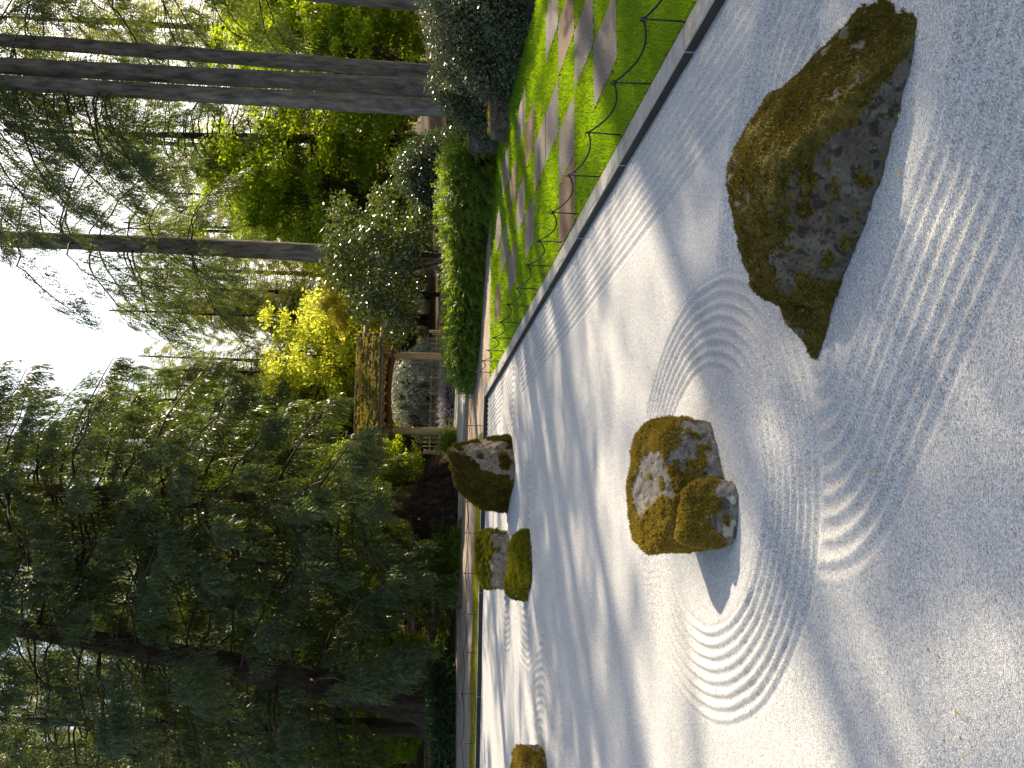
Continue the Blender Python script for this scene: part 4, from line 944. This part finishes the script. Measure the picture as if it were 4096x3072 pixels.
# tall firs
def from_px(lst, D):
    P = np.array([at(x, y, D) for x, y in lst]); return P
def fir(label, lst, D, r0, r1, seed, ztop=27.0, zlo=8.0, nbr=110, L=3.6, name='fir_tree', az=None, sub=None):
    P = from_px(lst, D); b = np.array([P[0][0], P[0][1], fz(P[0])]); dvec = (P[-1] - P[0]) / (P[-1][2] - P[0][2])
    top = P[0] + dvec * (ztop - P[0][2]); P = np.vstack([b, P[1:], top]) - b; r = np.random.default_rng(seed)
    def lf(f, a): return L * (1.0 - 0.72 * f) * (0.6 + 0.4 * min(1, f * 6))
    ge = conifer_geo(P, r0, r1, zlo, ztop - .3, nbr, lf, 0.10, 0.62, 23, 0.48, NEEDLE_T, .65, r, az=az, limb=.022, width=.30, flare=1.12, irregular=True, s0=.14)
    return tree_obj(name, label, b, ge, 'bark_grey', 'fir')
fir1 = fir('slender fir trunk, outermost right of the close group of three', [(1745, 292), (0, 160)], 27.5, .205, .12, 31, 26, 11, 56, 3.7)
fir2 = fir('middle and thickest fir trunk of the close group of three', [(1745, 352), (0, 262)], 26.8, .235, .15, 32, 29, 11.5, 60, 4.0)
fir3 = fir('fir trunk standing inmost of the close group of three', [(1745, 430), (0, 330)], 26.2, .225, .13, 33, 28, 9.0, 66, 4.3, az=lambda i, r: r.uniform(.9, 3.9))
fir4 = fir('single straight fir trunk right of the gate', [(1700, 1045), (1024, 997), (0, 955)], 33.5, .30, .19, 34, 30, 8.4, 88, 4.9)
fir5 = fir('fir trunk at the right picture edge behind the grey green shrub', [(1745, 10), (1147, -44), (0, -145)], 30.0, .30, .16, 35, 27, 6, 52, 4.0)

# weeping cedars at the left
def cedar(label, lst, D, r0, seed, nbr, lenf, zlo, ztop, az=None, leaf='cedar', per_m=15, size=.72, bark='bark_red', base_z=None, keepw=None, width=.17, down=.8, jit=.4, temps=None, name='weeping_cedar'):
    P = from_px(lst, D); b = np.array([P[0][0], P[0][1], fz(P[0]) if base_z is None else base_z]); dvec = (P[-1] - P[-2]) / (P[-1][2] - P[-2][2])
    top = P[-1] + dvec * (ztop - P[-1][2]); P = np.vstack([b, P[1:], top]) - b; r = np.random.default_rng(seed)
    ge = conifer_geo(P, r0, 0.08, zlo, ztop - .3, nbr, lenf, 0.12, 0.62, per_m, size, temps or CEDAR_T, down, r, az=az, limb=.03, width=width, s0=.15, tip_up=.22, jit=jit, keep=None if keepw is None else (lambda q: keepw(q + b)))
    return tree_obj(name, label, b, ge, bark, leaf)
def toward(spread, centre):      # limbs mostly on the lit, open side
    return lambda i, r: (i * 2.39996 + r.normal() * .3)
def clear_gate(P):           # branches are kept off the gate and its roof
    q = px(P); lim = np.interp(q[:, 0], [0, 700, 1100, 1380, 1480, 1850], [1360, 1450, 1540, 1640, 1790, 1850]) + 45 * vnoise(P * 1.1, 5)
    low = np.interp(q[:, 1], [1800, 1900, 2150, 2260, 2500, 3072], [1560, 1600, 1640, 1740, 1780, 1700])
    return (q[:, 1] > lim) & (q[:, 0] < low)
cedar('big weeping cedar left of the gate, sprays hanging to its roof', [(1780, 2030), (900, 2000), (0, 1950)], 34.0, .42, 41, 190, lambda f, a: 5.0 * (1 - .3 * f), 1.6, 20, per_m=20, size=.66, keepw=clear_gate)
cedar('weeping cedar on a thick leaning trunk at the far left', [(1735, 2835), (1460, 2770), (700, 2620), (0, 2500)], 33.6, .58, 42, 110, lambda f, a: 5.6 * (1 - .35 * f), 2.4, 20, per_m=17, size=.68, bark='bark_dark', keepw=clear_gate)
light = cedar('bushy lighter green cedar behind the left end of the gate roof', [(1780, 1660), (400, 1590)], 55.0, .3, 43, 170, lambda f, a: 4.0 * (1 - .62 * f), 1.5, 17.0, leaf='cedar_lit', per_m=12, size=.6)
slim = cedar('slim dark cedar with straight trunk near the left picture edge', [(1720, 2912), (1024, 2897), (0, 2880)], 37.0, .30, 44, 130, lambda f, a: 3.8 * (1 - .4 * f), 4.5, 20, per_m=11, size=.6, bark='bark_dark')
LC = 'dark cedar filling the shade behind the weeping cedars'
for i, (D, rr, sc, src) in enumerate([(41, -5.2, 1.0, slim), (45, -9.2, .85, slim), (50, -3.0, .95, light), (48.5, -12.0, .95, slim), (47, -15.8, .95, slim), (46, -18.5, 1.0, slim)]):
    copy_tree(src, side(D, rr, .4), 1.3 + i * 1.9, sc, LC, 'cedars behind the weeping cedars')

def droop_clear(P):
    q = px(P); return (q[:, 1] < 860 + 60 * vnoise(P * 1.2, 9)) & (q[:, 0] < 1700)
cedar('dark drooping hemlock between the close group of trunks and the single fir', [(1760, 570), (0, 520)], 46.0, .28, 47, 140, lambda f, a: 4.6 * (1 - .55 * f), 1.2, 15.2, name='hemlock_tree', leaf='hemlock', per_m=14, size=.6, bark='bark_dark', keepw=droop_clear, temps=NEEDLE_T, width=.25, jit=.7)
# wood behind: two kinds of conifer and a backlit maple, repeated with shared meshes
r = np.random.default_rng(77)
ge = conifer_geo([(0, 0, -.2), (0.2, .1, 9), (0.1, 0, 22)], .26, .05, 1.6, 21.8, 170, lambda f, a: 3.6 * (1 - .68 * f), .06, .32, 12, .62, NEEDLE_T, .45, r, limb=.03, width=.26)
LW = 'olive conifer in the wood behind the garden'; GW = 'conifers of the wood behind'
far0 = tree_obj('wood_conifer', LW, side(56, 3.4, .4), ge, 'bark_dark', 'far_fir', GW); far0.scale = (.62,) * 3
spots = [(58, -2.0, .72), (60, 1.0, .72), (56, 6.4, .5), (62, 8.2, .78), (66, 11.0, .8), (70, 13.5, .9), (66, -6, .9), (68, 4, .7), (58, -10, 1.0), (62, -14, 1.1), (54, -19, 1.1), (70, -1, .75), (72, 10, .9), (60, 17, 1.1), (66, 21, 1.2), (70, -20, 1.2), (56, -24, 1.0), (75, 16, 1.2), (78, -10, 1.2), (64, -9.5, 1.25), (60, -17.5, 1.2), (66, -13, 1.25), (57, -21, 1.1), (68, -25, 1.3), (60, -5.5, 1.05), (52, 24, 1.0), (80, 5, .85), (60, 19.5, .9), (53, 8.4, .5), (54, 3.0, .58), (54, 0.2, .62), (56, 4.6, .70), (59, 3.4, .78), (62, 5.9, .78), (61, -.6, .74)]
for i, (D, rr, sc) in enumerate(spots): copy_tree(far0, side(D, rr, .3), i * 1.7, sc)
mp = broadleaf('understorey_maple', 'backlit bright green maple beside the single fir trunk', side(44, 7.3, .2), 8.8, 3.3, 60, 24000, .17, 'maple', r, z0=.2, stems=3, flat=.45, crad=.32, shell=.1, group='backlit maples')
LM = 'backlit green maple glowing through gaps under the conifers'; GM = 'backlit maples'
for i, (D, rr, sc, lb) in enumerate([(41, 12.3, .95, 'backlit green maple right of the close group of trunks'), (46, 16.0, 1.1, 'backlit green maple at the right picture edge'), (56, 1.8, .7, LM), (44, -7.5, .8, LM), (46, -12, .9, LM), (42, -16.5, .9, LM), (43, -4.2, .6, LM), (62, 10.5, 1.0, LM), (47, -20, 1.0, LM), (45, 17, 1.1, LM), (47.5, 8.9, 1.2, LM), (39.5, -10.3, .34, LM), (40.5, -13.2, .38, LM), (39, -7.4, .3, LM), (41, -17, .4, LM), (50, -9.5, 1.0, LM), (51, -15.5, 1.0, LM)]):
    copy_tree(mp, side(D, rr, .2), 1 + i * 2.1, sc, lb, GM)
# firs at the right outside the picture, which shade the garden
LS = 'tall fir of the wood at the right of the lawn'
for i, (x, y, rz, sc, src) in enumerate([(17.2, 26.3, .6, .95, fir2), (22.6, 21.6, 2.2, 1.0, fir4), (13.3, 13.3, 3.9, .92, fir4), (22, 16.0, 5.1, 1.05, fir4), (24.5, 27, 2.9, 1.05, fir4), (27, 21, .2, 1.05, fir5), (15.2, 17.8, 4.4, .52, fir4), (12.0, 11.2, 1.4, .95, fir5)]):
    c = copy_tree(src, (x, y, .1), rz, sc, LS, 'firs right of the lawn')
